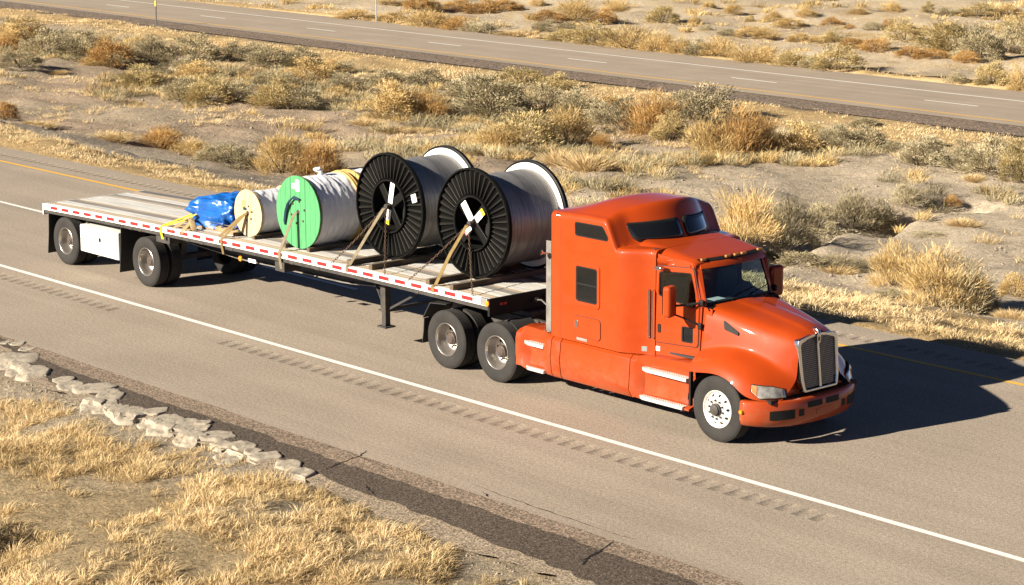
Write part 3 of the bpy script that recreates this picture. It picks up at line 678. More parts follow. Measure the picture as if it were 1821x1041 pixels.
(-4.55, 38.92, 0.54, 0.36, 't', 'straw', 'grass_clump', 'straw grass clump in the median right of the orange cab, third from left'),
(12.96, 16.8, 0.54, 0.31, 't', 'straw', 'grass_clump', 'straw grass clump in the median right of the orange cab, fourth from left'),
(0.06, 22.13, 1.35, 1.52, 'w', 'brush_yellow', 'shrub', 'straw-yellow wispy shrub in the median right of the orange cab, leftmost'),
(7.43, 19.59, 1.09, 1.0, 'w', 'brush_yellow', 'shrub', 'straw-yellow wispy shrub in the median right of the orange cab, second from left'),
(11.16, 16.48, 1.49, 1.18, 'w', 'brush_yellow', 'shrub', 'straw-yellow wispy shrub in the median right of the orange cab, third from left'),
(-1.26, 25.31, 1.42, 1.25, 'w', 'brush_dark', 'shrub', 'dark grey-brown wispy shrub in the median right of the orange cab, leftmost'),
(4.22, 21.07, 0.92, 0.37, 'w', 'brush_dark', 'shrub', 'dark grey-brown wispy shrub in the median right of the orange cab, second from left'),
(-2.78, 30.25, 1.51, 0.96, 'w', 'brush_dark', 'shrub', 'dark grey-brown wispy shrub in the median right of the orange cab, third from left'),
(4.54, 21.48, 0.81, 0.31, 'w', 'brush_dark', 'shrub', 'dark grey-brown wispy shrub in the median right of the orange cab, fourth from left'),
(-2.95, 33.28, 0.92, 0.68, 'w', 'brush_mat', 'shrub', 'pale tan wispy shrub in the median right of the orange cab, leftmost'),
(11.5, 16.91, 1.3, 1.02, 'w', 'brush_mat', 'shrub', 'pale tan wispy shrub in the median right of the orange cab, second from left'),
(-2.21, 28.12, 1.88, 0.36, 'm', 'brush_mat', 'cushion_plant', 'yellow-green low cushion plant in the median right of the orange cab, leftmost'),
(-2.56, 31.71, 0.63, 0.22, 'm', 'brush_mat', 'cushion_plant', 'yellow-green low cushion plant in the median right of the orange cab, second from left'),
(1.12, 29.16, 0.91, 0.18, 'm', 'brush_mat', 'cushion_plant', 'yellow-green low cushion plant in the median right of the orange cab, third from left'),
]
ROCKS = [(6.07, -4.64, 0.24, 0.35), (6.32, -4.52, 0.26, 0.35), (6.81, -4.58, 0.28, 0.4), (9.31, -5.3, 0.33, 0.51), (10.07, -5.22, 0.7, 0.75), (10.76, -5.29, 0.39, 0.74), (11.75, -5.56, 0.55, 1.14), (12.09, -5.26, 0.34, 0.54), (12.53, -5.69, 0.29, 0.41), (12.66, -5.39, 0.42, 0.59), (13.1, -5.36, 0.49, 0.71), (13.45, -5.27, 0.25, 0.41), (13.98, -5.37, 0.53, 0.58), (14.99, -5.85, 0.47, 0.56), (15.46, -5.47, 0.43, 0.45), (16.05, -5.5, 0.31, 0.55), (15.11, -5.48, 0.24, 0.34), (7.39, -5.16, 0.69, 1.06), (8.46, -5.41, 0.5, 0.77)]

SHRUBS += [(15.45, -11.45, 1.2, 0.85, 's', 'brush_dark', 'shrub', 'added dark low shrub at the lower left corner, there for its shadow'), (10.25, -8.05, 0.7, 0.45, 's', 'brush_dark', 'shrub', 'added dark low shrub at the left edge above the bare dirt, there for its shadow')]  # two shrubs added at the left edge to cast shadows into view
# ------------------------------------------------------------------ terrain sheet
def axis(dense):
    a = []
    for lo, hi, st in dense: a += list(np.arange(lo, hi, st))
    lo, hi = a[0], dense[-1][1]
    a.append(hi)
    g = 3.0; L = []; v = lo
    while v > -3500: v -= g; g *= 1.35; L.append(v)
    g = 3.0; Rr = []; v = hi
    while v < 3500: v += g; g *= 1.35; Rr.append(v)
    return np.array(L[::-1] + a + Rr)
GX = axis([(-112, -34, 0.8), (-34, 2, 0.42), (2, 32, 0.30)])
GY = axis([(-20, -5.0, 0.28), (-5.0, 8.4, 3.3), (8.4, 52.4, 0.42), (52.4, 64.4, 3.0), (64.4, 130, 1.1)])
XX, YY = np.meshgrid(GX, GY, indexing='ij')
ZZ = height(XX, YY)
ZZ = ZZ - 0.10 * ((YY > -4.9) & (YY < 7.9))
def mixc(a, b, t): return a + (b - a) * np.clip(t, 0, 1)[..., None]
def soil_colour(X, Y):
    s = scoord(X, Y)
    tan = np.array([0.335, 0.275, 0.200]); grey = np.array([0.275, 0.235, 0.186]); red = np.array([0.32, 0.247, 0.178])
    pale = np.array([0.45, 0.375, 0.27]); straw = np.array([0.38, 0.275, 0.14]); dust = np.array([0.40, 0.338, 0.255])
    n1 = fbm(X * 0.22, Y * 0.22, 31, 4); n2 = fbm(X * 0.9, Y * 0.9, 41, 4); n3 = fbm(X * 0.09, Y * 0.09, 51, 3)
    c = np.zeros(X.shape + (3,)) + tan
    c = mixc(c, red, (n1 - 0.42) * 5)
    # grey gravel track down the middle of the median
    c = mixc(c, grey, 2.2 - np.abs(Y - 15.5 - (n3 - 0.5) * 6) / 2.2)
    # pale silt to the right
    c = mixc(c, dust, (X + 15 + (n1 - 0.5) * 16) / 8 * (Y < 45))
    # straw litter beside the roads
    c = mixc(c, straw, (12.5 + 3.5 * np.clip((X + 8) / 14, 0, 1) - Y + (n2 - 0.5) * 4) / 1.6 * (Y > 5) * 0.85)
    c = mixc(c, straw, ((s - 43.5 + (n1 - 0.5) * 10) / 3) * 0.8 * (s < 60))
    c = mixc(c, np.array([0.105, 0.088, 0.074]), ((s - 50.4 + (n2 - 0.5) * 1.6) / 0.7) * (s < 58))
    # flats beyond the far road
    f = (s > 58)
    c = np.where(f[..., None], mixc(mixc(np.zeros_like(c) + pale, straw, (n2 - 0.5) * 3.5), tan, (n1 - 0.52) * 4), c)
    c = np.where(f[..., None], mixc(c, straw, (66.5 - s + (n2 - .5) * 3) / 1.5), c)
    # near verge
    v = Y < -4
    cv = mixc(np.zeros_like(c) + np.array([0.27, 0.225, 0.165]), np.array([0.33, 0.285, 0.22]), (n1 - 0.4) * 4)
    cv = mixc(cv, np.array([0.29, 0.225, 0.135]), (-6.4 - Y + (n2 - 0.5) * 3) * 0.7)
    c = np.where(v[..., None], cv, c)
    return c
P = np.stack([XX, YY, ZZ], -1)
V, F = grid_mesh(P)
g = np_mesh('ground', V, F[:, ::-1], 'soil', smooth=True, cols=soil_colour(XX, YY).reshape(-1, 3))
fixn(g)
tag(g, kind='structure')

# ------------------------------------------------------------------ near carriageway
RX0, RX1 = -420.0, 300.0
def sheet(name, pts_a, pts_b, z, m, parent=None, thick=0.0):
    V = [(x, y, z) for x, y in pts_a] + [(x, y, z) for x, y in pts_b]; n = len(pts_a)
    F = [(i, i + 1, n + i + 1, n + i) for i in range(n - 1)]
    o = mk(name, V, F, m, parent); fixn(o)
    if o.data.polygons[0].normal.z < 0: o.data.flip_normals()
    return o
def strip(name, y0, y1, z, m, parent=None, x0=RX0, x1=RX1): return sheet(name, [(x0, y0), (x1, y0)], [(x0, y1), (x1, y1)], z, m, parent)
YW, YL, YY_ = -1.07, 3.05, 6.52
RB = [(-1.80, -1.40), (7.02, 7.36)]       # rumble strips (y range)
road = MB()
edges = [-4.42, RB[0][0], RB[0][1], RB[1][0], RB[1][1], 7.95]
for a, b in ((0, 1), (2, 3), (4, 5)):
    road.add([(RX0, edges[a], 0), (RX1, edges[a], 0), (RX1, edges[b], 0), (RX0, edges[b], 0)], [(0, 1, 2, 3)])
def rumble_groups(k):
    if k == 0: return [(-13.4, 5.25), (8.75, 23.5)]
    return [(-24.0, -3.0), (10.0, 24.0)]
GS, GW = 0.315, 0.185
grooves = []
for k, (y0, y1) in enumerate(RB):
    x = RX0
    for g0, g1 in rumble_groups(k):
        n = int((g1 - g0) / GS)
        for i in range(n):
            gx = g0 + i * GS
            road.add([(x, y0, 0), (gx, y0, 0), (gx, y1, 0), (x, y1, 0)], [(0, 1, 2, 3)])
            x = gx + GW; grooves.append((gx, y0, y1, k))
    road.add([(x, y0, 0), (RX1, y0, 0), (RX1, y1, 0), (x, y1, 0)], [(0, 1, 2, 3)])
# edge skirt
road.add([(RX0, -4.42, 0), (RX1, -4.42, 0), (RX1, -4.42, -.08), (RX0, -4.42, -.08)], [(3, 2, 1, 0)])
road.add([(RX0, 7.95, 0), (RX1, 7.95, 0), (RX1, 8.05, -.12), (RX0, 8.05, -.12)], [(0, 1, 2, 3)])
road_o = road.build('road', 'asphalt', fix=False)
tag(road_o, kind='structure')
gm = {}
for gx, y0, y1, k in grooves:
    if k not in gm:
        PP = np.zeros((9, 5, 3)); w = y1 - y0
        for i in range(9):
            for j in range(5):
                u = i / 8; v = j / 4
                d = 0.022 * (1 - abs(2 * u - 1) ** 3.5) * (1 - abs(2 * v - 1) ** 8)
                PP[i, j] = (u * GW, v * w, -d)
        VV, FF = grid_mesh(PP)
        o = np_mesh('rumble_groove', VV, FF[:, ::-1], 'asphalt_groove', road_o, smooth=True); fixn(o)
        if o.data.polygons[0].normal.z < 0: o.data.flip_normals()
        gm[k] = o
    else:
        o = gm[k].copy(); COL.objects.link(o)
    o.location = (gx, y0, 0)
def wobble_line(name, y, w, z, m, x0, x1, st=0.5, seed=0):
    xs = np.arange(x0, x1 + st, st)
    a = [(float(x), y - w / 2 + 0.012 * (vnoise(x * 1.3, seed * 7.1, 5) - .5)) for x in xs]
    b = [(float(x), y + w / 2 + 0.012 * (vnoise(x * 1.3, seed * 7.1 + 3, 6) - .5)) for x in xs]
    return sheet(name, a, b, z, m, road_o)
wobble_line('white_edge_line', YW, 0.125, 0.004, 'line_white', -160, 90, 0.6, 1)
wobble_line('yellow_edge_line', YY_, 0.115, 0.004, 'line_yellow', -160, 90, 0.6, 2)
for k in range(-8, 5):
    x1 = -5.75 + 12.19 * k
    wobble_line('lane_dash', YL, 0.115, 0.004, 'line_white', x1 - 3.05, x1, 0.3, 10 + k)
# broken shoulder edge: gravel band, old asphalt, outer gravel
def ragged(name, y0f, y1f, z, m, x0=-60, x1=60, st=0.08):
    xs = np.arange(x0, x1, st)
    o = sheet(name, list(zip(xs.tolist(), y0f(xs).tolist())), list(zip(xs.tolist(), y1f(xs).tolist())), z, m)
    tag(o, kind='structure'); return o
e1 = lambda x: -4.40 + 0 * x + 0.10 * (fbm(x * 0.9, x * 0 + 2, 61, 4) - .5)
e2 = lambda x: -4.86 - 0.22 * np.clip((9 - x) / 6, 0, 1) * 0 + 0.22 * (fbm(x * 0.7, x * 0 + 9, 62, 4) - .5) + 0.10 * (fbm(x * 4.7, x * 0 + 19, 66, 3) - .5) + 0.35 * np.clip((8.5 - x) / 3, 0, 1)
e3 = lambda x: np.minimum(-5.48 + 0.35 * (fbm(x * 0.55, x * 0 + 4, 63, 5) - .5) + 0.16 * (fbm(x * 3.9, x * 0 + 14, 67, 3) - .5) + 0.9 * np.clip((9.5 - x) / 4, 0, 1) - 0.35 * np.clip((x - 19) / 4, 0, 1), -4.5)
e4 = lambda x: e3(x) - 0.10 - 0.45 * fbm(x * 0.8, x * 0 + 5, 64, 4)
ragged('shoulder_gravel', e2, e1, 0.004, 'gravel')
so = ragged('old_shoulder_asphalt', e3, lambda x: e2(x) + 0.06, 0.000, 'asphalt_old')
ragged('outer_gravel', e4, lambda x: e3(x) + 0.08, -0.012, 'dirt_gravel')
def crack(pts, w, seed, m='crack', z=0.006):
    r = random.Random(seed); P2 = []
    for (ax, ay), (bx, by) in zip(pts[:-1], pts[1:]):
        for t in np.linspace(0, 1, 7)[:-1]:
            P2.append((ax + (bx - ax) * t + r.uniform(-.015, .015), ay + (by - ay) * t + r.uniform(-.02, .02)))
    P2.append(pts[-1]); n = len(P2)
    A = []; B = []
    for i, (x, y) in enumerate(P2):
        ww = w * (0.25 + r.random()) * (0.3 + 0.7 * math.sin(math.pi * (i + .5) / n))
        dx, dy = (P2[min(i + 1, n - 1)][0] - P2[max(i - 1, 0)][0], P2[min(i + 1, n - 1)][1] - P2[max(i - 1, 0)][1])
        L = math.hypot(dx, dy) or 1
        A.append((x - dy / L * ww, y + dx / L * ww)); B.append((x + dy / L * ww, y - dx / L * ww))
    sheet('crack', A, B, z, m, so)
crack([(22.279, -5.421), (22.084, -5.105), (22.028, -4.828), (21.871, -4.449)], 0.022, 1)
crack([(16.623, -5.258), (16.492, -4.878), (16.404, -4.44), (16.231, -4.175)], 0.014, 2)
crack([(17.606, -5.273), (17.807, -5.38), (18.134, -5.505)], 0.012, 3)
crack([(19.037, -4.268), (19.242, -4.363)], 0.012, 4)
crack([(18.628, -4.148), (19.413, -4.175), (20.14, -4.195), (21.297, -4.227), (21.994, -4.173)], 0.01, 5)
crack([(16.121, -4.434), (17.223, -4.554)], 0.01, 6)
# ------------------------------------------------------------------ far carriageway
FH = -0.0287
def fy(x, s): return s - 0.0287 * (x + 40)
def fstrip(name, s0, s1, z, m, parent=None, x0=-600, x1=400):
    return sheet(name, [(x0, fy(x0, s0)), (x1, fy(x1, s0))], [(x0, fy(x0, s1)), (x1, fy(x1, s1))], z, m, parent)
fr = fstrip('far_road', 53.25, 63.15, -3.0, 'asphalt_far'); tag(fr, kind='structure')
fs = fstrip('far_road_shoulder', 50.9, 53.35, -3.015, 'gravel_dark'); tag(fs, kind='structure')
fstrip('yellow_edge_line', 54.21, 54.35, -2.994, 'line_yellow', fr)
fstrip('white_edge_line', 60.05, 60.19, -2.994, 'line_white', fr)
for k in range(-3, 9):
    x0 = -93.68 + 12.19 * k
    fstrip('lane_dash', 57.15, 57.29, -2.994, 'line_white', fr, x0, x0 + 3.05)
dr = sheet('distant_road', [(-90, 100), (-20, 121)], [(-92, 106), (-22, 127)], -2.98, 'asphalt_far'); tag(dr, kind='structure')

# ------------------------------------------------------------------ slabs of rock along the shoulder
ROCK_LABEL = ['small pale slab at the photo\'s left edge, first of the shoulder row', 'small pale slab at the left edge, second of the shoulder row', 'small pale slab at the left edge, third of the shoulder row',
 'small rounded pale slab left of the long split slab', 'long pale slab with a split beside the dark shoulder', 'pale wedge slab right of the split', 'largest pale tilted slab in the shoulder row',
 'pale slab just right of the largest one, by the asphalt', 'small pale slab below right of the largest one', 'pale slab in the middle of the shoulder row', 'broad pale slab right of the row\'s middle',
 'small pale slab tucked behind the broad one', 'long pale slab closing the main shoulder row', 'flat dull slab half buried in the dry grass', 'pale slab behind the upright grass tuft', 'pale slab at the right end beyond the grass tuft',
 'small dull slab left of the grass tuft', 'wide pale slab half buried at the left edge', 'wide pale slab half buried above the grass',
 'small shard in the dirt just left of the largest slab', 'thin shard between the long split slab and the small rounded one', 'small shard in front of the slab row\'s middle', 'flat shard in the dirt below the closing slab', 'small shard between the closing slab and the half-buried one',
 'flat shard just above the half-buried slab by the grass', 'small shard beyond the right-end slab', 'flat shard between the two wide half-buried slabs', 'small shard in the dirt below the wedge slab', 'small shard by the asphalt above the broad slab']
ROCKS += [(11.15, -5.62, .34, .7), (9.72, -5.42, .36, .6), (12.95, -5.72, .40, .7), (13.75, -5.68, .42, .6), (14.45, -5.55, .36, .5), (14.75, -5.40, .34, .45), (16.55, -5.62, .34, .45), (7.95, -5.42, .4, .7), (10.9, -5.72, .4, .6), (13.25, -5.12, .26, .3)]
def ground_at(x, y):
    z = float(height(x, y))
    return max(z, -.012) if y > float(e4(np.array([x]))[0]) else z
def slab(x, y, w, d, i):
    """flat broken slab, half sunk in the soil"""
    r = random.Random(100 + i); n = 28; m_ = 9
    k = r.randint(5, 7); cor = []
    a0 = r.uniform(0, 6)
    for q in range(k):
        t = a0 + 2 * math.pi * (q + r.uniform(-.28, .28)) / k; cor.append((math.cos(t) * r.uniform(.85, 1.1), math.sin(t) * r.uniform(.85, 1.1)))
    def edge(t):       # radius of the corner polygon in direction t
        dx, dy = math.cos(t), math.sin(t); best = .7
        for q in range(k):
            (ax, ay), (bx, by) = cor[q], cor[(q + 1) % k]; ex, ey = bx - ax, by - ay
            den = dx * ey - dy * ex
            if abs(den) < 1e-6: continue
            s_ = (ax * ey - ay * ex) / den; u = (ax * dy - ay * dx) / den
            if s_ > 0 and 0 <= u <= 1: best = s_
        return best
    rz = .84 + r.uniform(-.2, .2); ca, sa = math.cos(rz), math.sin(rz); g0 = ground_at(x, y)
    h = r.uniform(.022, .045); tx, ty = r.uniform(-.03, .03), r.uniform(-.06, .03)
    V = []; F = []
    prof = [(1.16, -2.5), (1.06, -.2), (1.0, .55), (.95, .86), (.85, .97), (.65, 1.0), (.42, 1.0), (.2, 1.0)]
    for sc, zz in prof:
        for q in range(n):
            t = 2 * math.pi * q / n; e_ = edge(t)
            px, py = math.cos(t) * e_ * sc * w * .66, math.sin(t) * e_ * sc * d * .58
            rough = (float(fbm(px * 9 + i * 3, py * 9, 300 + i, 3)) - .5) * .035 * (zz > .3)
            lx, ly = px * (1 + rough), py * (1 + rough)
            V.append((lx, ly, zz * h * (1 if zz > -1 else .5) + (tx * px + ty * py) * (zz > .3) + rough + ground_at(x + lx * ca - ly * sa, y + lx * sa + ly * ca) - g0))
    for a in range(len(prof) - 1):
        for q in range(n): F.append((a * n + q, a * n + (q + 1) % n, (a + 1) * n + (q + 1) % n, (a + 1) * n + q))
    F.append(tuple((len(prof) - 1) * n + q for q in range(n)))
    o = mk('broken_rock', V, F, 'rock', smooth=True, angle=42); fixn(o)
    o.location = (x, y, g0); o.rotation_euler.z = rz
    tag(o, ROCK_LABEL[i], 'rock', 'pale rock slabs along the broken shoulder', kind='thing')
for i, q in enumerate(ROCKS): slab(*q, i)

# ------------------------------------------------------------------ grass, stones, shrubs
def tufts(name, pts, hgt, nb, spread, wid, lean, label, seed, m='straw', tbias=0.0, tri=False):
    """pts (n,2); every tuft nb bent blades -> one mesh of quads"""
    r = np.random.RandomState(seed)
    n = len(pts); x, y = pts[:, 0], pts[:, 1]
    z = height(x, y)
    hs = hgt * r.uniform(.55, 1.35, n)
    tt = r.uniform(.25, .85, n)
    windt = r.uniform(-.5, .5, n)
    B = n * nb
    idx = np.repeat(np.arange(n), nb)
    a = r.uniform(0, 2 * np.pi, B); rad = np.sqrt(r.uniform(0, 1, B)) * spread * np.repeat(r.uniform(.6, 1.3, n), nb)
    bx = x[idx] + np.cos(a) * rad; by = y[idx] + np.sin(a) * rad; bz = z[idx] - 0.02
    L = hs[idx] * r.uniform(.5, 1.15, B)
    la = a + r.normal(0, 1.1, B); lv = np.clip(r.normal(lean, lean * .5, B), .05, 1.5)
    dx = np.cos(la) * np.sin(lv) + .25 * windt[idx]; dy = np.sin(la) * np.sin(lv) + .18; dz = np.cos(lv)
    q = L[:, None]
    d1 = np.stack([dx, dy, dz], -1)
    base = np.stack([bx, by, bz], -1)
    mid = base + d1 * q * .55
    tip = mid + np.stack([dx * 1.5, dy * 1.5, dz * .6 - .15], -1) * q * .5
    pa = r.uniform(0, np.pi, B)
    sw = np.stack([np.cos(pa), np.sin(pa), np.zeros(B)], -1) * wid
    nv = 3 if tri else 4
    V = (np.stack([base - sw * 1.4, base + sw * 1.4, mid * .35 + tip * .65], 1) if tri else np.stack([base, mid + sw * 1.25, tip, mid - sw * 1.25], 1)).reshape(-1, 3)
    k = np.arange(B) * nv
    F = np.stack([k + q for q in range(nv)], -1)
    tt = np.clip(tt * .55 + 1.5 * (fbm(x * .55, y * .55, seed + 300, 3) - .30), .05, 1)
    tint = np.clip(tt[idx] * .75 + r.uniform(0, .3, B) + tbias, 0, 1)
    tint = np.repeat(tint, nv)
    o = np_mesh(name, V, F, m, tint=tint)
    tag(o, label, 'grass', kind='stuff')
    return o
def scatter(n, x0, x1, y0, y1, dens, seed):
    r = np.random.RandomState(seed)
    p = np.stack([r.uniform(x0, x1, n), r.uniform(y0, y1, n)], -1)
    return p[r.uniform(0, 1, n) < dens(p[:, 0], p[:, 1])]
def d_near(x, y):
    edge = e4(x) - 0.05 + 0.5 * (fbm(x * 1.1, y * 1.1, 71, 3) - .5) - 0.55 * np.clip((12 - x) / 5, 0, 1)
    k = np.clip((edge - y) / 0.35, 0, 1)
    p = np.clip((fbm(x * 0.8, y * 0.8, 72, 3) - .30) * 5, 0.06, 1) * np.clip((fbm(x * 2.4, y * 2.4, 172, 2) - .31) * 8, 0.0, 1)
    bare = np.exp(-(((x - 13.0) / 2.4) ** 2 + ((y + 8.9 - (x - 14.0) * .25) / .80) ** 2)) + .5 * np.clip((fbm(x * .45 + 7, y * .45, 89, 3) - .60) * 7, 0, 1)
    return k * p * np.clip(1 - 1.5 * bare, 0, 1)
pn = scatter(14500, 3, 27, -13, -5.0, d_near, 1)
tufts('dry_grass', pn, 0.19, 50, 0.085, 0.0036, 0.85, 'matted dry straw grass covering the near verge at lower left', 2)
pn2 = scatter(900, 3, 27, -13, -5.4, d_near, 77)
tufts('tall_dry_grass', pn2, 0.28, 40, 0.09, 0.0036, 0.50, 'taller dry grass tufts rising from the near verge', 3, tbias=.1)
pn3 = scatter(17000, 3, 27, -13, -5.2, d_near, 78)
tufts('straw_litter', pn3, 0.12, 12, 0.15, 0.003, 1.30, 'flattened straw litter lying between the near tufts', 79, tbias=-.12)
pn4 = scatter(420, 3, 27, -13, -6.2, lambda x, y: d_near(x, y) * np.clip((fbm(x * .5, y * .5, 88, 2) - .5) * 5, 0, 1), 86)
tufts('green_weeds', pn4, 0.20, 34, 0.14, 0.004, 0.75, 'olive-green weeds mixed into the near dry grass', 87, m='brush_olive', tbias=-.1)
def d_m1(x, y):
    w = 12.4 + 1.4 * (fbm(x * 0.25, x * 0 + 3, 73, 3) - .5) * 2 + 3.2 * np.clip((x + 8) / 14, 0, 1)
    k = np.clip((w - y) / .8, 0, 1) * np.clip((y - 8.15 - .7 * (fbm(x * 1.2, y * 1.2, 78, 3) - .35)) / .3, 0, 1)
    return k * np.clip((fbm(x * 0.9, y * 0.9, 74, 3) - .28) * 5, 0.05, 1)
pm = scatter(22500, -45, 30, 8.1, 17.5, d_m1, 4)
tufts('dry_grass', pm, 0.19, 18, 0.15, 0.0062, 0.95, 'dry straw grass strip along the near road\'s left shoulder', 5, tbias=.12)
def d_m2(x, y):
    s = scoord(x, y)
    k = np.clip((s - 44.0 + 6 * (fbm(x * 0.12, y * 0.12, 75, 3) - .5)) / 2, 0, 1) * np.clip((51.0 - s + 1.2 * (fbm(x * .6, y * .6, 79, 3) - .5)) / .6, 0, 1)
    return k * np.clip((fbm(x * 0.5, y * 0.5, 76, 3) - .30) * 5, 0.08, 1)
pf = scatter(26000, -112, 20, 40, 56, d_m2, 6)
tufts('dry_grass', pf, 0.20, 14, 0.22, 0.015, 1.05, 'dry straw grass strip below the far road\'s gravel shoulder', 7, tbias=.12, tri=True)
def d_m3(x, y):
    s = scoord(x, y)
    return np.clip((s - 63.3) / .4, 0, 1) * np.clip((66.0 - s) / 1.2, 0.0, 1) + np.clip((s - 66) / 2, 0, 1) * np.clip((fbm(x * 0.15, y * 0.15, 80, 3) - .52) * 4, 0, .5)
ps = scatter(16000, -112, 5, 62, 125, d_m3, 8)
tufts('dry_grass', ps, 0.24, 14, 0.28, 0.014, 0.9, 'dry grass fringe and scattered tufts beyond the far road', 9, tbias=.10, tri=True)
def d_m4(x, y):
    s = scoord(x, y)
    return (s < 45) * (y > 12) * np.clip((fbm(x * 0.3, y * 0.3, 81, 3) - .48) * 6, 0.02, .8) * np.clip((-x - 2) / 12, .08, 1)
pq = scatter(14000, -85, 22, 12, 48, d_m4, 10)
tufts('ground_cover', pq, 0.11, 22, 0.22, 0.007, 1.2, 'low grey-green ground cover dotting the bare median', 11, m='brush_mat', tri=True)
d_m5 = lambda x, y: (scoord(x, y) < 46) * np.clip((scoord(x, y) - 19 - 7 * (fbm(x * .1, y * .1, 181, 2) - .5)) / 5, 0, 1) * np.clip((fbm(x * 0.28, y * 0.28, 182, 3) - .46) * 7, 0.01, .9) * np.clip((-x - 4) / 14, .06, 1)
pq2 = scatter(8000, -90, 8, 18, 48, d_m5, 110)
tufts('dry_grass', pq2, 0.26, 40, 0.26, 0.009, 0.85, 'scattered dry tufts between the median shrubs', 12, tri=True)

def d_m6(x, y):
    s = scoord(x, y)
    belt = np.clip((s - 27 - 8 * (fbm(x * .06, y * .06, 193, 2) - .5) * 2) / 4, 0, 1) * np.clip((46.5 - s) / 3, 0, 1)
    return belt * np.clip((fbm(x * .22, y * .22, 190, 3) - .44) * 8, 0, 1) * np.clip((2 - x) / 8, .1, 1)
tufts('low_brush', scatter(2600, -92, 2, 22, 49, d_m6, 120), 0.55, 130, 0.36, 0.009, 0.7, 'low grey-green brush filling the gaps between the median shrubs', 121, m='brush_sage', tbias=-.05)
tufts('low_brush', scatter(2200, -92, 4, 22, 49, d_m6, 122), 0.48, 110, 0.32, 0.008, 0.6, 'low straw-yellow brush filling the gaps between the median shrubs', 123, m='brush_yellow', tbias=-.05)
tufts('low_brush', scatter(700, -100, -5, 64, 118, lambda x, y: np.clip((fbm(x * .12, y * .12, 191, 3) - .46) * 5, 0, 1), 124), 0.55, 70, 0.45, 0.018, 0.6, 'low dry brush scattered over the pale flats beyond the far road', 125, m='brush_yellow', tbias=-.05)
def stones(name, pts, size, seed, label, m='stone'):
    r = np.random.RandomState(seed); n = len(pts)
    base = np.array([(1, 0, 0), (-1, 0, 0), (0, 1, 0), (0, -1, 0), (0, 0, 1), (0, 0, -1)], float)
    fc = np.array([(0, 2, 4), (2, 1, 4), (1, 3, 4), (3, 0, 4), (2, 0, 5), (1, 2, 5), (3, 1, 5), (0, 3, 5)])
    sc = size * r.lognormal(0, .45, (n, 1, 1)) * r.uniform(.5, 1.1, (n, 6, 1)) * np.array([1, 1, .7])
    a = r.uniform(0, 6.28, n); ca, sa = np.cos(a), np.sin(a)
    Q = base[None] * sc
    Q = np.stack([Q[..., 0] * ca[:, None] - Q[..., 1] * sa[:, None], Q[..., 0] * sa[:, None] + Q[..., 1] * ca[:, None], Q[..., 2]], -1)
    z = height(pts[:, 0], pts[:, 1])
    Q += np.stack([pts[:, 0], pts[:, 1], z], -1)[:, None]
    F = (fc[None] + (np.arange(n) * 6)[:, None, None]).reshape(-1, 3)
    o = np_mesh(name, Q.reshape(-1, 3), F, m); tag(o, label, 'stones', kind='stuff')
def d_st(x, y):
    return (scoord(x, y) < 46) * np.clip((fbm(x * 0.2, y * 0.2, 91, 3) - .38) * 4, 0.08, 1)
stones('gravel_stones', scatter(15000, -70, 24, 11, 44, d_st, 12), 0.035, 13, 'loose gravel stones strewn over the median')
stones('gravel_stones', scatter(7000, 3, 27, -6.6, -4.9, lambda x, y: (y < e3(x) + .1) * (y > e4(x) - .5) * .9, 14), 0.014, 15, 'loose gravel stones along the broken shoulder edge')

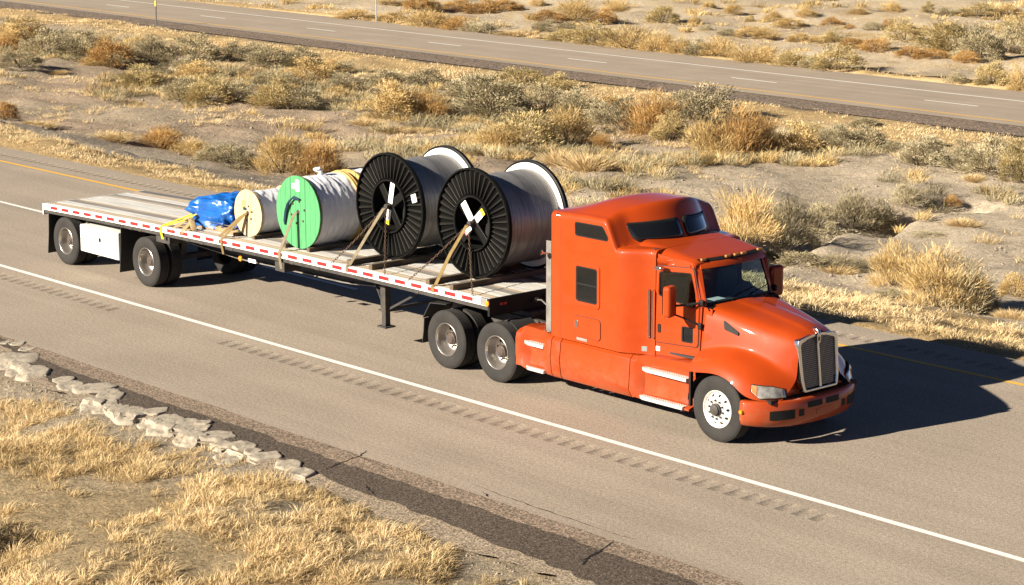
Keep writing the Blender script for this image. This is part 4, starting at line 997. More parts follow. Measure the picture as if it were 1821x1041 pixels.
# shrub prototypes: unit size (1 wide, 1 tall), blades on an uneven dome or wispy fan
def shrub_mesh(kind, seed):
    r = np.random.RandomState(seed)
    if kind == 's': nc, nb, bl, bw = 60, 104, .085, .0062
    elif kind == 'w': nc, nb, bl, bw = 46, 110, .17, .0034
    elif kind == 't': nc, nb, bl, bw = 16, 110, .55, .006
    else: nc, nb, bl, bw = 50, 90, .07, .008
    C = []
    lump = r.uniform(.72, 1.12, 7)
    for i in range(nc):
        az = r.uniform(0, 2 * np.pi); el = np.arcsin(r.uniform(.02, 1))
        q = r.uniform(.55, 1.0) ** .5 * lump[int(az / 2 / np.pi * 7)]
        if kind == 'w': q *= r.uniform(.7, 1.15)
        C.append((np.cos(az) * np.cos(el) * .42 * q, np.sin(az) * np.cos(el) * .42 * q, np.sin(el) * .82 * q, r.uniform(.15, .95)))
    C = np.array(C)
    if kind == 't': C[:, :3] *= np.array([.55, .55, .06])
    idx = np.repeat(np.arange(nc), nb); B = len(idx)
    cs = {'s': .062, 'w': .075, 't': .10, 'm': .07}[kind]
    base = C[idx, :3] + r.normal(0, cs, (B, 3)) * np.array([1, 1, .8])
    base[:, 2] = np.maximum(base[:, 2], .01)
    out = base * np.array([1.3, 1.3, 0.9]) + np.array([0, 0, .12])
    if kind == 't': out = base * np.array([1.0, 1.0, 0]) * 2.2 + np.array([0, 0, .75])
    if kind == 'w': out = base * np.array([1.0, 1.0, .5]) + np.array([0, 0, .42])
    d = out / (np.linalg.norm(out, axis=1, keepdims=True) + 1e-6) + r.normal(0, .33 if kind != 't' else .16, (B, 3))
    d /= np.linalg.norm(d, axis=1, keepdims=True)
    L = bl * r.uniform(.4, 1.1, B)[:, None]
    tip = base + d * L
    sd = np.cross(d, r.normal(0, 1, (B, 3))); sd /= np.linalg.norm(sd, axis=1, keepdims=True) + 1e-6
    sd *= bw * r.uniform(.6, 1.4, B)[:, None]
    mid = base + d * L * .5
    V = np.stack([base, mid + sd, tip, mid - sd], 1).reshape(-1, 3)
    k = np.arange(B) * 4
    F = np.stack([k, k + 1, k + 2, k + 3], -1)
    tint = np.clip(C[idx, 3] * .65 + r.uniform(0, .42, B), 0, 1)
    me_o = np_mesh('crown', V, F, 'brush_sage', tint=np.repeat(tint, 4))
    me = me_o.data; bpy.data.objects.remove(me_o)
    st = MB()
    if kind in 'sw':
        for i in range(13):
            c = C[i * 3 % nc, :3]; st.tube([(0 + r.uniform(-.03, .03), r.uniform(-.03, .03), -.06), (c[0] * .5, c[1] * .5, c[2] * .42), (c[0] * .95, c[1] * .95, c[2] * .95)], [.014, .010, .004], 4, cap=False)
    else: st = None
    return me, st
CROWNS = {k: [] for k in 'swtm'}
STEMS = {}
for k, cnt in (('s', 9), ('w', 7), ('t', 4), ('m', 2)):
    for i in range(cnt):
        me, st = shrub_mesh(k, 500 + ord(k) * 7 + i)
        if st:
            so_ = st.build('stems', 'twig', fix=False); sm = so_.data; bpy.data.objects.remove(so_)
        else: sm = None
        CROWNS[k].append((me, sm))
crown_cache = {}
for i, (x, y, w, h, kind, mt, nm, lab) in enumerate(SHRUBS):
    r = random.Random(i * 13 + 5)
    j = r.randrange(len(CROWNS[kind])); me, sm = CROWNS[kind][j]
    key = (kind, j, mt)
    if key not in crown_cache:
        m2 = me.copy(); m2.materials[0] = MATS[mt]; crown_cache[key] = m2
    e = empty(nm, (x, y, float(height(x, y)) - .05))
    e.rotation_euler = (0, 0, r.uniform(0, 6.28))
    e.scale = (w * 1.46, w * 1.46, h * 1.34)
    c = link(bpy.data.objects.new('crown', crown_cache[key]), e)
    if sm: link(bpy.data.objects.new('stems', sm), e)
    cat = 'grass clump' if nm == 'grass_clump' else 'plant' if nm == 'cushion_plant' else 'shrub'
    tag(e, lab, cat, {'shrub': 'desert shrubs of the median and flats', 'grass clump': 'dry grass clumps', 'plant': 'cushion plants'}[cat])

# delineator posts
e = empty('delineator_post', (-77.06, 52.14, float(height(-77.06, 52.14))))
b = MB().prism([(-.05, -.012), (.05, -.012), (.065, .02), (.035, .008), (-.035, .008), (-.065, .02)], -.2, 1.28, 'z').build('post', 'post_green', e)
b = MB().box(-.075, .075, -.03, .03, 1.28, 1.62).build('reflector_cap', 'post_yellow', e, bev=.012)
tag(e, 'dark roadside post with a yellow top in front of the far road', 'post', 'roadside delineator posts')
e = empty('delineator_post', (-70.33, 64.35, float(height(-70.33, 64.35))))
MB().prism([(-.05, -.012), (.05, -.012), (.065, .02), (.035, .008), (-.035, .008), (-.065, .02)], -.2, 1.5, 'z').build('post', 'post_steel', e)
MB().box(-.05, .05, -.02, .02, 1.3, 1.42).build('reflector_cap', 'post_steel', e, bev=.008)
tag(e, 'thin grey roadside post on the far road\'s outer verge', 'post', 'roadside delineator posts')

# ------------------------------------------------------------------ wheels
ROOTS = []
def root(name, loc):
    e = empty(name, loc); ROOTS.append(e); return e
def tyre_mesh():
    R, w = 0.515, 0.135
    pr = [(.285, -.095), (.30, -.112), (.36, -.132), (.43, -.138), (.475, -.132), (.497, -.122), (.510, -.108)]
    tread = []
    for y0, y1 in ((-.108, -.070), (-.060, -.024), (-.014, .014), (.024, .060), (.070, .108)):
        tread += [(.499, y0 - .004), (R, y0), (R, y1), (.499, y1 + .004)]
    pr += tread + [(r, -y) for r, y in pr[::-1]]
    m = MB().lathe_y(pr, 56)
    o = m.build('tyre', 'rubber', None, smooth=True, angle=28); me = o.data; bpy.data.objects.remove(o); return me
def rim_dish():
    """deep dished outer rim of a dual pair, opening toward -y"""
    pr = [(.287, -.100), (.296, -.118), (.288, -.124), (.276, -.116), (.268, -.07), (.262, -.01), (.246, .05), (.215, .09), (.16, .105), (.125, .10), (.12, .06), (.10, .045), (.055, .04), (.05, .02), (0.001, .018)]
    o = MB().lathe_y(pr, 48).build('rim', 'rim_dirty', None, smooth=True, angle=50); me = o.data; bpy.data.objects.remove(o); return me
def rim_disc():
    """convex steer rim: flat polished disc"""
    pr = [(.287, -.100), (.297, -.120), (.290, -.128), (.280, -.122), (.272, -.092), (.262, -.085), (.235, -.100), (.205, -.128), (.175, -.135), (.120, -.137), (.115, -.128), (0.001, -.128)]
    o = MB().lathe_y(pr, 48).build('rim', 'rim_polished', None, smooth=True, angle=40); me = o.data; bpy.data.objects.remove(o); return me
def hub_mesh(front):
    m = MB()
    if front:
        m.lathe_y([(.098, -.135), (.098, -.17), (.085, -.178), (.085, -.20), (.06, -.212), (.001, -.214)], 24)
    else:
        m.lathe_y([(.11, .05), (.108, -.02), (.09, -.03), (.075, -.05), (.04, -.056), (.001, -.056)], 24)
    for k in range(10):
        a = 2 * math.pi * k / 10
        if front:
            m.lathe_y([(.017, -.135), (.017, -.165), (.001, -.167)], 6, (.143 * math.cos(a), 0, .143 * math.sin(a)))
        else:
            m.lathe_y([(.016, .10), (.016, .05), (.001, .048)], 6, (.145 * math.cos(a), 0, .145 * math.sin(a)))
    o = m.build('hub', 'chassis' if front else 'hub_dirty', None, smooth=True, angle=35); me = o.data; bpy.data.objects.remove(o); return me
def holes_mesh(front):
    m = MB()
    for k in range(10):
        a = 2 * math.pi * (k + .5) / 10
        r, y, dr = (.222, -.115, .021) if front else (.195, .097, .024)
        # oval holes following the rim slope
        V = []; n = 12
        for q in range(n):
            t = 2 * math.pi * q / n
            rr = r + dr * 1.0 * math.cos(t); tt = a + dr * 1.0 * math.sin(t) / r
            yy = (y - (rr - r) * -.9 - .006) if front else (y - (rr - r) * .5 - .006)
            V.append((rr * math.cos(tt), yy, rr * math.sin(tt)))
        m.add(V, [tuple(range(n))])
    o = m.build('hand_hole', 'black', None); me = o.data; bpy.data.objects.remove(o); return me
TYRE = tyre_mesh(); RIM_D = rim_dish(); RIM_F = rim_disc(); HUB_F = hub_mesh(True); HUB_D = hub_mesh(False); HO_F = holes_mesh(True); HO_D = holes_mesh(False)
def wheel(parent, x, yc, front=False, side=-1, rim=True, z=.512, rot=0):
    """side -1: outer face toward -y"""
    e = empty('wheel', (x, yc, z), parent)
    e.rotation_euler = (0, rot, 0 if side < 0 else math.pi)
    link(bpy.data.objects.new('tyre', TYRE), e)
    if rim:
        link(bpy.data.objects.new('rim', RIM_F if front else RIM_D), e)
        link(bpy.data.objects.new('hub', HUB_F if front else HUB_D), e)
        link(bpy.data.objects.new('hand_holes', HO_F if front else HO_D), e)
    return e

# ------------------------------------------------------------------ trailer
def tz(x): return 1.3714 - .0016 * (x - 13) - .0012 * (x - 13) ** 2       # tape height
def dk(x): return tz(x) + .058                                            # deck height
T0, T1 = -.46, 14.22
tr = root('flatbed_trailer', (7.0, 1.295, 0))
tag(tr, 'long flatbed trailer with white and red taped side rail, hitched behind the orange truck', 'trailer')
XS = np.linspace(T0, T1, 33)
def long_piece(name, prof, m, parent, x0=T0, x1=T1, n=33, zf=dk):
    """sweep a (y, dz) profile along the cambered deck"""
    xs = np.linspace(x0, x1, n); k = len(prof); V = []; F = []
    for x in xs:
        z = zf(x)
        V += [(x, y, z + d) for y, d in prof]
    for i in range(n - 1):
        for j in range(k):
            F.append((i * k + j, i * k + (j + 1) % k, (i + 1) * k + (j + 1) % k, (i + 1) * k + j))
    F.append(tuple(range(k))); F.append(tuple(range((n - 1) * k, n * k))[::-1])
    o = mk(name, V, F, m, parent); fixn(o); return o
y = .105
def plank(kind, w):
    global y
    a, b = y + .005, y + w - .005; y += w
    if kind == 'w':
        pr = [(a, -.045), (a, -.006), (b, -.006), (b, -.045)]
        long_piece('deck_plank', pr, 'deck_wood', tr)
    else:
        h = (b - a); g = .014
        top = 0.0 if kind == 'a' else -.003
        pr = [(a, -.05), (a, top)]
        for f in (.25, .5, .75):
            c = a + h * f
            pr += [(c - g / 2, top), (c - g / 2, top - .012), (c + g / 2, top - .012), (c + g / 2, top)]
        pr += [(b, top), (b, -.05)]
        long_piece('deck_plank', pr, 'deck_alu' if kind == 'a' else 'deck_alu_worn', tr)
for kind, w in (('w', .115), ('w', .115), ('a', .135), ('a', .135), ('d', .115), ('d', .085), ('w', .115), ('a', .13), ('a', .13), ('a', .13), ('a', .13), ('a', .13), ('w', .115), ('d', .10), ('d', .10), ('a', .135), ('a', .135), ('w', .115), ('w', .115)):
    plank(kind, w)
YE = y
rail = long_piece('side_rail', [(0, -.122), (0, -.006), (.012, .002), (.10, .002), (.10, -.05), (.03, -.05), (.03, -.122)], 'rail_white', tr)
long_piece('side_rail', [(2.59, -.122), (2.56, -.122), (2.56, -.05), (YE + .003, -.05), (YE + .003, .002), (2.578, .002), (2.59, -.006)], 'deck_alu_worn', tr)
tape0 = None
for i in range(31):
    x = i * .4572
    sl = -math.atan(-.0016 - .0024 * (x - 13))
    if tape0 is None:
        tape0 = MB().box(-.146, .146, -.002, .004, -.034, .034).build('reflective_strip', 'tape_red', rail); o = tape0
    else:
        o = tape0.copy(); COL.objects.link(o)
    o.location = (x, 0, tz(x)); o.rotation_euler = (0, sl, 0)
# rub rail spools / winch track under the rail
long_piece('winch_track', [(.035, -.20), (.035, -.125), (.075, -.125), (.075, -.20)], 'chassis', tr)
long_piece('winch_track', [(2.515, -.20), (2.515, -.125), (2.555, -.125), (2.555, -.20)], 'chassis', tr)
MB().box(T0 - .03, T0, 0.0, 2.59, dk(T0) - .24, dk(T0) + .004).build('rear_bumper_plate', 'rail_white', tr, bev=.006)
MB().box(T1, T1 + .05, .02, 2.57, dk(T1) - .30, dk(T1) + .004).build('front_plate', 'black', tr, bev=.006)
MB().box(T1 - .16, T1 + .012, -.006, .05, dk(T1) - .115, dk(T1) + .006).build('corner_cap', 'aluminium', tr, bev=.006)
MB().lathe_y([(.05, -.03), (.045, -.045), (.001, -.05)], 18, (0, 0, 0)).build('marker_lamp', 'amber', tr, smooth=True).location = (T1 + .03, .02, dk(T1) - .07)
for yy in (.25, .34):
    MB().box(T1 + .05, T1 + .056, yy, yy + .07, dk(T1) - .13, dk(T1) - .09).build('front_reflector', 'red_lens', tr)
# main beams
def beam(yc):
    xs = np.concatenate([np.linspace(T0 + .1, 3.2, 8), np.linspace(3.5, 10.6, 22), np.linspace(10.9, 14.1, 9)])
    pts = []
    for x in xs:
        d = np.interp(x, [-1, 3.2, 4.6, 6.0, 9.4, 10.6, 11.5, 15], [.34, .36, .46, .54, .54, .44, .27, .26])
        pts.append((x, dk(x) - .06, dk(x) - d))
    w = MB(); n = len(pts)
    V = []; F = []
    for x, zt, zb in pts: V += [(x, yc - .008, zt), (x, yc + .008, zt), (x, yc + .008, zb), (x, yc - .008, zb)]
    for i in range(n - 1):
        for j in range(4): F.append((i * 4 + j, i * 4 + (j + 1) % 4, (i + 1) * 4 + (j + 1) % 4, (i + 1) * 4 + j))
    w.add(V, F)
    o = w.build('main_beam', 'chassis', tr)
    V = []; F = []
    for x, zt, zb in pts: V += [(x, yc - .09, zb), (x, yc + .09, zb), (x, yc + .09, zb - .02), (x, yc - .09, zb - .02)]
    f = MB(); f.add(V, [(i * 4 + j, i * 4 + (j + 1) % 4, (i + 1) * 4 + (j + 1) % 4, (i + 1) * 4 + j) for i in range(n - 1) for j in range(4)])
    fl = f.build('lower_flange', 'chassis_grey', o)

beam(.80); beam(1.79)
cm = None
for k in range(28):
    x = T0 + .35 + k * .51
    if cm is None:
        cm = MB().box(-.03, .03, .04, 2.55, -.17, -.055).build('cross_member', 'chassis', tr); o = cm
    else:
        o = cm.copy(); COL.objects.link(o)
    o.location = (x, 0, dk(x))
# axles, suspension, wheels
for ax in (.35, 3.52):
    MB().tube([(ax, .35, .512), (ax, 2.24, .512)], .065, 12).build('axle', 'chassis', tr, smooth=True)
    for yc, sd in ((.17, -1), (.49, -1), (2.42, 1), (2.10, 1)):
        wheel(tr, ax, yc, side=sd, rim=yc in (.17, 2.42), rot=ax * 1.7)
    for yc in (.80, 1.79):
        MB().prism([(ax - .35, dk(ax) - .36), (ax + .35, dk(ax) - .36), (ax + .25, .62), (ax + .05, .45), (ax - .3, .62)], yc - .07, yc + .07).build('suspension_hanger', 'chassis', tr)
    for yc in (.78, 1.81):
        MB().tube([(ax - .22, yc, .62), (ax - .22, yc, .78), (ax - .22, yc, .9)], [.11, .13, .10], 14).build('air_spring', 'rubber', tr, smooth=True)
def flap(x, y0, y1, z0, z1, lean=-.10):
    V = []
    for z, dx in ((z1, 0), ((z0 + z1) / 2, lean * .3), (z0, lean)):
        for yv in (y0, y1):
            V += [(x + dx, yv, z), (x + dx + .014, yv, z)]
    m = MB(); m.add(V, [(0, 2, 6, 4), (4, 6, 10, 8), (1, 5, 7, 3), (5, 9, 11, 7), (0, 1, 3, 2), (8, 10, 11, 9), (0, 4, 5, 1), (4, 8, 9, 5), (2, 3, 7, 6), (6, 7, 11, 10)])
    return m
for x, z1 in ((-.30, 1.05), (2.62, 1.12)):
    for y0 in (.03, 1.95):
        flap(x, y0, y0 + .61, .15, z1).build('mud_flap', 'flap', tr)
    MB().box(x - .02, x + .04, .05, 2.54, z1 - .01, z1 + .05).build('flap_hanger', 'chassis', tr)
# white tool box between the axles
tb = MB().box(.95, 2.46, .065, .62, .385, .965).build('tool_box', 'box_white', tr, bev=.012)
MB().box(.962, 1.70, .052, .066, .665, .948).build('door', 'box_white', tb, bev=.004)
MB().box(1.712, 2.448, .052, .066, .665, .948).build('door', 'box_white', tb, bev=.004)
MB().box(.962, 2.448, .054, .066, .40, .652).build('door', 'box_white', tb, bev=.004)
MB().box(1.70, 1.79, .044, .056, .68, .77).build('latch', 'black', tb, bev=.006)
MB().box(1.27, 1.40, .046, .056, .675, .692).build('handle', 'black', tb, bev=.003)
for x in (1.0, 2.4): MB().box(x - .03, x + .03, .2, .5, .96, dk(x) - .05).build('bracket', 'chassis', tb)
# landing gear
for yy in (.42, 2.17):
    lg = MB().box(10.88, 11.02, yy - .07, yy + .07, .62, dk(11) - .10)
    lg = lg.build('landing_leg', 'chassis', tr, bev=.008)
    MB().box(10.895, 11.005, yy - .055, yy + .055, .36, .62).build('inner_leg', 'chassis', lg)
    MB().box(10.82, 11.08, yy - .12, yy + .12, .335, .362).build('foot', 'chassis', lg, bev=.006)
MB().bar((10.95, .42, .66), (10.95, 2.17, .66), .05, .05).build('landing_brace', 'chassis', tr)
MB().bar((10.95, .42, .64), (11.75, .85, 1.16), .05, .04).build('landing_brace', 'chassis', tr)
MB().bar((10.95, 2.17, .64), (11.75, 1.74, 1.16), .05, .04).build('landing_brace', 'chassis', tr)
MB().bar((10.95, .42, .66), (10.2, .78, 1.0), .05, .04).build('landing_brace', 'chassis', tr)
# small boxes, side lamp and plate hung below the rail
MB().box(3.85, 4.35, .10, .45, .98, dk(4) - .15).build('equipment_box', 'chassis', tr, bev=.01)
MB().box(7.95, 8.25, .12, .5, .98, dk(8) - .15).build('equipment_box', 'chassis', tr, bev=.01)
MB().lathe_y([(.055, 0), (.05, -.02), (.001, -.028)], 18).build('side_lamp', 'amber', tr, smooth=True).location = (6.95, .03, 1.08)
MB().box(7.2, 7.45, .03, .036, 1.05, 1.12).build('side_plate', 'label_white', tr)
for x in (3.0, 3.35, 5.1, 5.6, 6.6, 8.6, 9.4, 12.3):
    w = MB().tube([(x - .07, .055, dk(x) - .185), (x + .07, .055, dk(x) - .185)], .032, 10).build('winch', 'chassis', tr, smooth=True)
for x in (2.5, 2.62, 2.74, 4.2): MB().lathe_y([(.018, -.01), (.018, .01)], 8).build('valve', 'aluminium', tr).location = (x, .02, dk(x) - .16)
for q in range(9): pass
# air and electric lines between trailer nose and cab
for k, (y0, z0) in enumerate(((1.05, 1.28), (1.32, 1.30))):
    MB().tube([(14.28, y0, z0), (14.45, y0, z0 + .02), (14.62, y0 + .02, z0 - .08), (14.7, y0 + .03, z0 - .3), (14.75, y0 + .05, z0 - .5)], .014, 6).build('air_line', 'post_steel' if k else 'aluminium', tr, smooth=True)
    MB().box(14.26, 14.34, y0 - .04, y0 + .04, z0 - .04, z0 + .04).build('coupling', 'hub_dirty', tr, bev=.01)

# ------------------------------------------------------------------ cable reels
def sector_flange(R, y0, sgn, rin=.50, rout=.965, ribs=42):
    """pressed steel flange with radial ribs; sgn=-1 faces -y"""
    n = ribs * 8; rr = np.linspace(rin * R, rout * R, 7)
    PP = np.zeros((n + 1, 7, 3))
    prof = [0, 0, 0, 0, 0, .045, .045, 0]
    for i in range(n + 1):
        a = 2 * math.pi * i / n; h = prof[i % 8]
        for j, r in enumerate(rr):
            t = j / 6; hh = h * min(1, min(t, 1 - t) * 8)
            PP[i, j] = (r * math.cos(a), y0 + sgn * hh, r * math.sin(a))
    return grid_mesh(PP)
def steel_reel(name, cx, cz, y0, y1, R, lab, stickers, slot=False):
    e = root(name, (cx, (y0 + y1) / 2, dk(cx)))
    tag(e, lab, 'cable reel', 'black steel cable reels')
    def put(o): o.location = (cx, 0, cz); return o
    for yf, sg in ((y0, -1), (y1, 1)):
        fl = put(MB().lathe_y([(.47 * R, yf - .035 * sg), (.965 * R, yf - .035 * sg), (.965 * R, yf - .05 * sg), (.47 * R, yf - .05 * sg)], 84, close=True).build('flange', 'reel_black', e, smooth=True, angle=40))
        if sg < 0:
            rib0 = None
            for k in range(42):
                if rib0 is None:
                    m = MB(); a_, b_ = .505 * R, .955 * R; w0, w1 = .010, .022
                    m.add([(a_, yf + .034, -w0 * 1.6), (b_, yf + .034, -w1 * 1.6), (b_, yf + .034, w1 * 1.6), (a_, yf + .034, w0 * 1.6), (a_ + .03, yf - .012, -w0 * .5), (b_ - .03, yf - .012, -w1 * .5), (b_ - .03, yf - .012, w1 * .5), (a_ + .03, yf - .012, w0 * .5)],
                          [(4, 5, 6, 7), (0, 1, 5, 4), (1, 2, 6, 5), (2, 3, 7, 6), (3, 0, 4, 7)])
                    rib0 = m.build('rib', 'rib_black_lit', fl, bev=.004); o = rib0
                else:
                    o = rib0.copy(); COL.objects.link(o)
                o.rotation_euler = (0, 2 * math.pi * k / 42, 0)
        m = MB().lathe_y([(.955 * R, yf + .05 * -sg), (.955 * R, yf + .012 * sg), (.965 * R, yf + .028 * sg), (.985 * R, yf + .028 * sg), (R, yf + .008 * sg), (R, yf - .05 * sg), (.97 * R, yf - .06 * sg)], 96, close=True)
        o = m.build('rim', 'black_gloss', fl, smooth=True, angle=40)
        m = MB().lathe_y([(.465 * R, yf + .02 * sg), (.475 * R, yf + .035 * sg), (.50 * R, yf + .035 * sg), (.51 * R, yf), (.51 * R, yf - .06 * sg), (.465 * R, yf - .06 * sg)], 72, close=True)
        o = m.build('inner_ring', 'black_gloss', fl, smooth=True, angle=40)
    put(MB().lathe_y([(.47 * R, y0 - .01), (.47 * R, y0 + .55), (.001, y0 + .56)], 48).build('drum_core', 'black', e, smooth=True, angle=50))
    # cable pack with ridges of the winding
    turns = 46; pr = []
    ya, yb = y0 + .045, y1 - .07
    for k in range(turns * 3 + 1):
        yv = ya + (yb - ya) * k / (turns * 3)
        pr.append((0.835 * R + .007 * abs(math.sin(math.pi * k / 3)) + .006 * math.sin(k * .11), yv))
    put(MB().lathe_y(pr, 84).build('wound_cable', 'steel_cable', e, smooth=True, angle=80, fix=True))
    put(MB().lathe_y([(.78 * R, y1 - .075), (.955 * R, y1 - .078), (.955 * R, y1 - .062), (.78 * R, y1 - .062)], 96, close=True).build('flange_liner', 'liner', e, smooth=True, angle=30))
    # crossed arms and the spindle
    arms = MB()
    for k in range(2):
        a = math.radians(47 + 90 * k + (0 if not slot else -12))
        d = Vector((math.cos(a), 0, math.sin(a))) * .485 * R
        arms.bar((-d.x, y0 + .03, -d.z), (d.x, y0 + .03, d.z), .13 * R * 1.2, .05 if k else .052, up=(0, 1, 0))
    ar = put(arms.build('cross_arms', 'black_gloss', e, bev=.008))
    for (ang, r0, r1, w, m) in stickers:
        a = math.radians(ang); c0 = Vector((math.cos(a), 0, math.sin(a)))
        MB().bar(c0 * (r0 * R) + Vector((0, y0 + (.001 if r1 < .5 else -.016), 0)), c0 * (r1 * R) + Vector((0, y0 + (.001 if r1 < .5 else -.016), 0)), w, .003, up=(0, 1, 0)).build('sticker', m, ar)
    if slot:
        for rr_ in (.20, .36):
            a = math.radians(-55 + 20 if False else -57 + 22)
            a = math.radians(35 + 90 * 1 - 180)
            for s_ in (-1, 1):
                pass
    put(MB().tube([(0, y0 - .10, 0), (0, y0 + .3, 0)], .05, 16).build('spindle', 'chassis', e, smooth=True, angle=40))
    m = MB()
    n = 24
    for q in range(n - 1):
        a0 = math.radians(230 + 80 * q / n); a1 = math.radians(230 + 80 * (q + 1) / n)
    return e
mat('black_gloss2', (0.02, 0.02, 0.02), .4)
steel_reel('cable_reel', 12.88, 2.452, .86, 2.25, .98, 'black ribbed steel reel of grey wire cable nearest the orange cab',
           [(128, .06, .44, .15, 'label_white'), (42, .10, .30, .13, 'label_white'), (42, .30, .38, .13, 'label_yellow'), (222, .10, .26, .12, 'label_white'), (222, .26, .31, .12, 'label_pink')])
steel_reel('cable_reel', 10.55, 2.462, .86, 2.25, .985, 'black ribbed steel reel of grey wire cable beside the green wooden reel',
           [(78, .06, .45, .12, 'label_white'), (258, .06, .28, .11, 'label_white'), (258, .28, .36, .11, 'label_yellow'), (18, .70, .84, .15, 'label_white')], slot=True)
# a label tag on the second reel's flange
def wood_flange(e, cx, cz, R, y0, sgn, mface, medge, nb=9, bolts=True, thick=.05):
    bk = MB().lathe_y([(.001, y0), (R * .985, y0), (R * .985, y0 - sgn * thick), (.001, y0 - sgn * thick)], 64)
    b = bk.build('flange', medge, e, smooth=True, angle=40); b.location = (cx, 0, cz)
    w = 2 * R / nb
    for i in range(nb):
        a = -R + i * w + .0035; c = -R + (i + 1) * w - .0035
        top = []; bot = []
        for t in np.linspace(a, c, 6):
            h = math.sqrt(max(R * R - t * t, 0)); top.append((t, h)); bot.append((t, -h))
        poly = bot + top[::-1]
        o = MB().prism(poly, y0 + sgn * (.014 + .002 * (i % 3)), y0 - sgn * .001).build('plank', mface, b)
    if bolts:
        m = MB()
        for k in range(6):
            t = 2 * math.pi * k / 6 + .3
            m.lathe_y([(.022, y0 + sgn * .016), (.02, y0 + sgn * .032), (.001, y0 + sgn * .034)], 8, (.22 * R / .7 * math.cos(t), 0, .22 * R / .7 * math.sin(t)))
        m.lathe_y([(.05, y0 + sgn * .017), (.05, y0 + sgn * .022), (.001, y0 + sgn * .0225)], 14)
        tag(m.build('bolts', 'chassis', b), kind='stuff')
    return b
def wrapped(e, cx, cz, R, y0, y1, seed, nb=7):
    """white plastic wrapped winding: lumpy overlapping bands"""
    n, k = 72, 44; PP = np.zeros((n + 1, k, 3))
    for j in range(k):
        v = j / (k - 1); yv = y0 + (y1 - y0) * v
        for i in range(n + 1):
            a = 2 * math.pi * (i % n) / n
            u = v * nb + .9 * (float(fbm(math.cos(a) * 1.2 + 3, math.sin(a) * 1.2 + v * 2.5, seed + 40, 3)) - .5) * 2 + .3 * math.sin(a + seed)
            saw = (u % 1.0)
            r = R * (1 + .022 * saw ** 2 - .012 + .012 * math.sin(3 * a + 5 * v + seed) + .06 * (float(fbm(math.cos(a) * 3.2 + 9, math.sin(a) * 3.2 + v * 9, seed, 4)) - .5))
            PP[i, j] = (r * math.cos(a), yv, r * math.sin(a))
    V, F = grid_mesh(PP)
    o = np_mesh('plastic_wrap', V, F, 'wrap', e, smooth=True); fixn(o); o.location = (cx, 0, cz); return o
# green reel
e = root('wooden_reel', (8.37, .9, dk(8.37))); GR = .695; GZ = dk(8.37) + .02 + GR
tag(e, 'green-faced wooden cable reel wrapped in white plastic', 'cable reel')
gf = wood_flange(e, 8.37, GZ, GR, .40, -1, 'green_paint', 'green_edge')
wood_flange(e, 8.37, GZ, GR, 1.42, 1, 'pine_yellow', 'pine_yellow', bolts=False)
wrapped(e, 8.37, GZ, GR * .945, .42, 1.40, 3)
MB().box(-.06, .06, .378, .384, .40, .62).build('label_card', 'label_white', gf)
MB().box(-.17, -.06, .378, .384, .44, .54).build('label_card', 'label_white', gf)
cb = MB()
for k in range(3):
    cb.tube([(0.10 - .03 * k, .35, .26), (-.05 - .03 * k, .33, .30 - .02 * k), (-.20 - .03 * k, .33, .20 - .03 * k), (-.32 - .02 * k, .345, -.02), (-.40 - .01 * k, .36, -.28 + .03 * k)], .018, 6)
cb.build('cable_tail', 'cable_blue', gf, smooth=True)
o = MB().tube([(8.3, .98, GZ + GR - .06), (8.34, .95, GZ + GR + .03), (8.26, .90, GZ + GR + .06), (8.38, .92, GZ + GR + .10)], [.06, .045, .05, .025], 8).build('wrap_tail', 'wrap', e, smooth=True, angle=80)
# yellow-edged reel behind the green one
e = root('wooden_reel', (8.37, 2.0, dk(8.37)))
tag(e, 'white-wrapped wooden reel with yellowish flange, half hidden behind the green reel', 'cable reel')
wood_flange(e, 8.45, GZ + .01, GR * 1.01, 1.54, -1, 'pine_yellow', 'pine_yellow')
wood_flange(e, 8.45, GZ + .01, GR * 1.01, 2.38, 1, 'pine_yellow', 'pine_yellow', bolts=False)
wrapped(e, 8.45, GZ + .01, GR * .95, 1.56, 2.36, 6)
# pale reel
e = root('wooden_reel', (6.58, .95, dk(6.58))); PR_ = .465; PZ = dk(6.58) + .012 + PR_
tag(e, 'small pale pine reel with white plastic wrap beside the blue tarp', 'cable reel')
pf_ = wood_flange(e, 6.58, PZ, PR_, .50, -1, 'pine', 'pine', nb=5, bolts=True)
wood_flange(e, 6.58, PZ, PR_, 1.42, 1, 'pine', 'pine', nb=5, bolts=False)
wrapped(e, 6.58, PZ, PR_ * .90, .52, 1.40, 9, 5)
MB().box(-.20, -.06, .478, .484, .08, .24).build('label_card', 'canvas', pf_)
MB().box(-.15, -.03, .476, .482, .05, .10).build('label_card', 'cable_blue', pf_)

# timbers under and beside the reels
def timber(x, y0, y1, lab, w=.10, h=.095, ang=0):
    o = MB().box(-w / 2, w / 2, y0, y1, 0, h).build('timber', 'timber', None, bev=.006)
    o.location = (x, 0, dk(x) + .003); o.rotation_euler.z = ang
    tag(o, lab, 'timber', 'dunnage timbers chocking the reels')
timber(13.26, .03, 2.5, 'dark timber under the reel nearest the cab, on its cab side')
timber(12.62, .03, 2.5, 'dark timber under the reel nearest the cab, on its rear side')
timber(10.88, .13, 2.5, 'dark timber under the second black reel, on its cab side')
timber(10.27, .10, 2.5, 'dark timber under the second black reel, on its rear side')
timber(8.72, .34, 2.45, 'dark timber chocking the green reel, on its cab side', .09, .075)
timber(8.02, .30, 2.45, 'dark timber chocking the green reel, on its rear side', .09, .075)
timber(6.86, .40, 2.2, 'dark timber chocking the small pale reel, on its cab side', .08, .07)
timber(6.30, .34, 2.2, 'dark timber chocking the small pale reel, on its rear side', .08, .07)

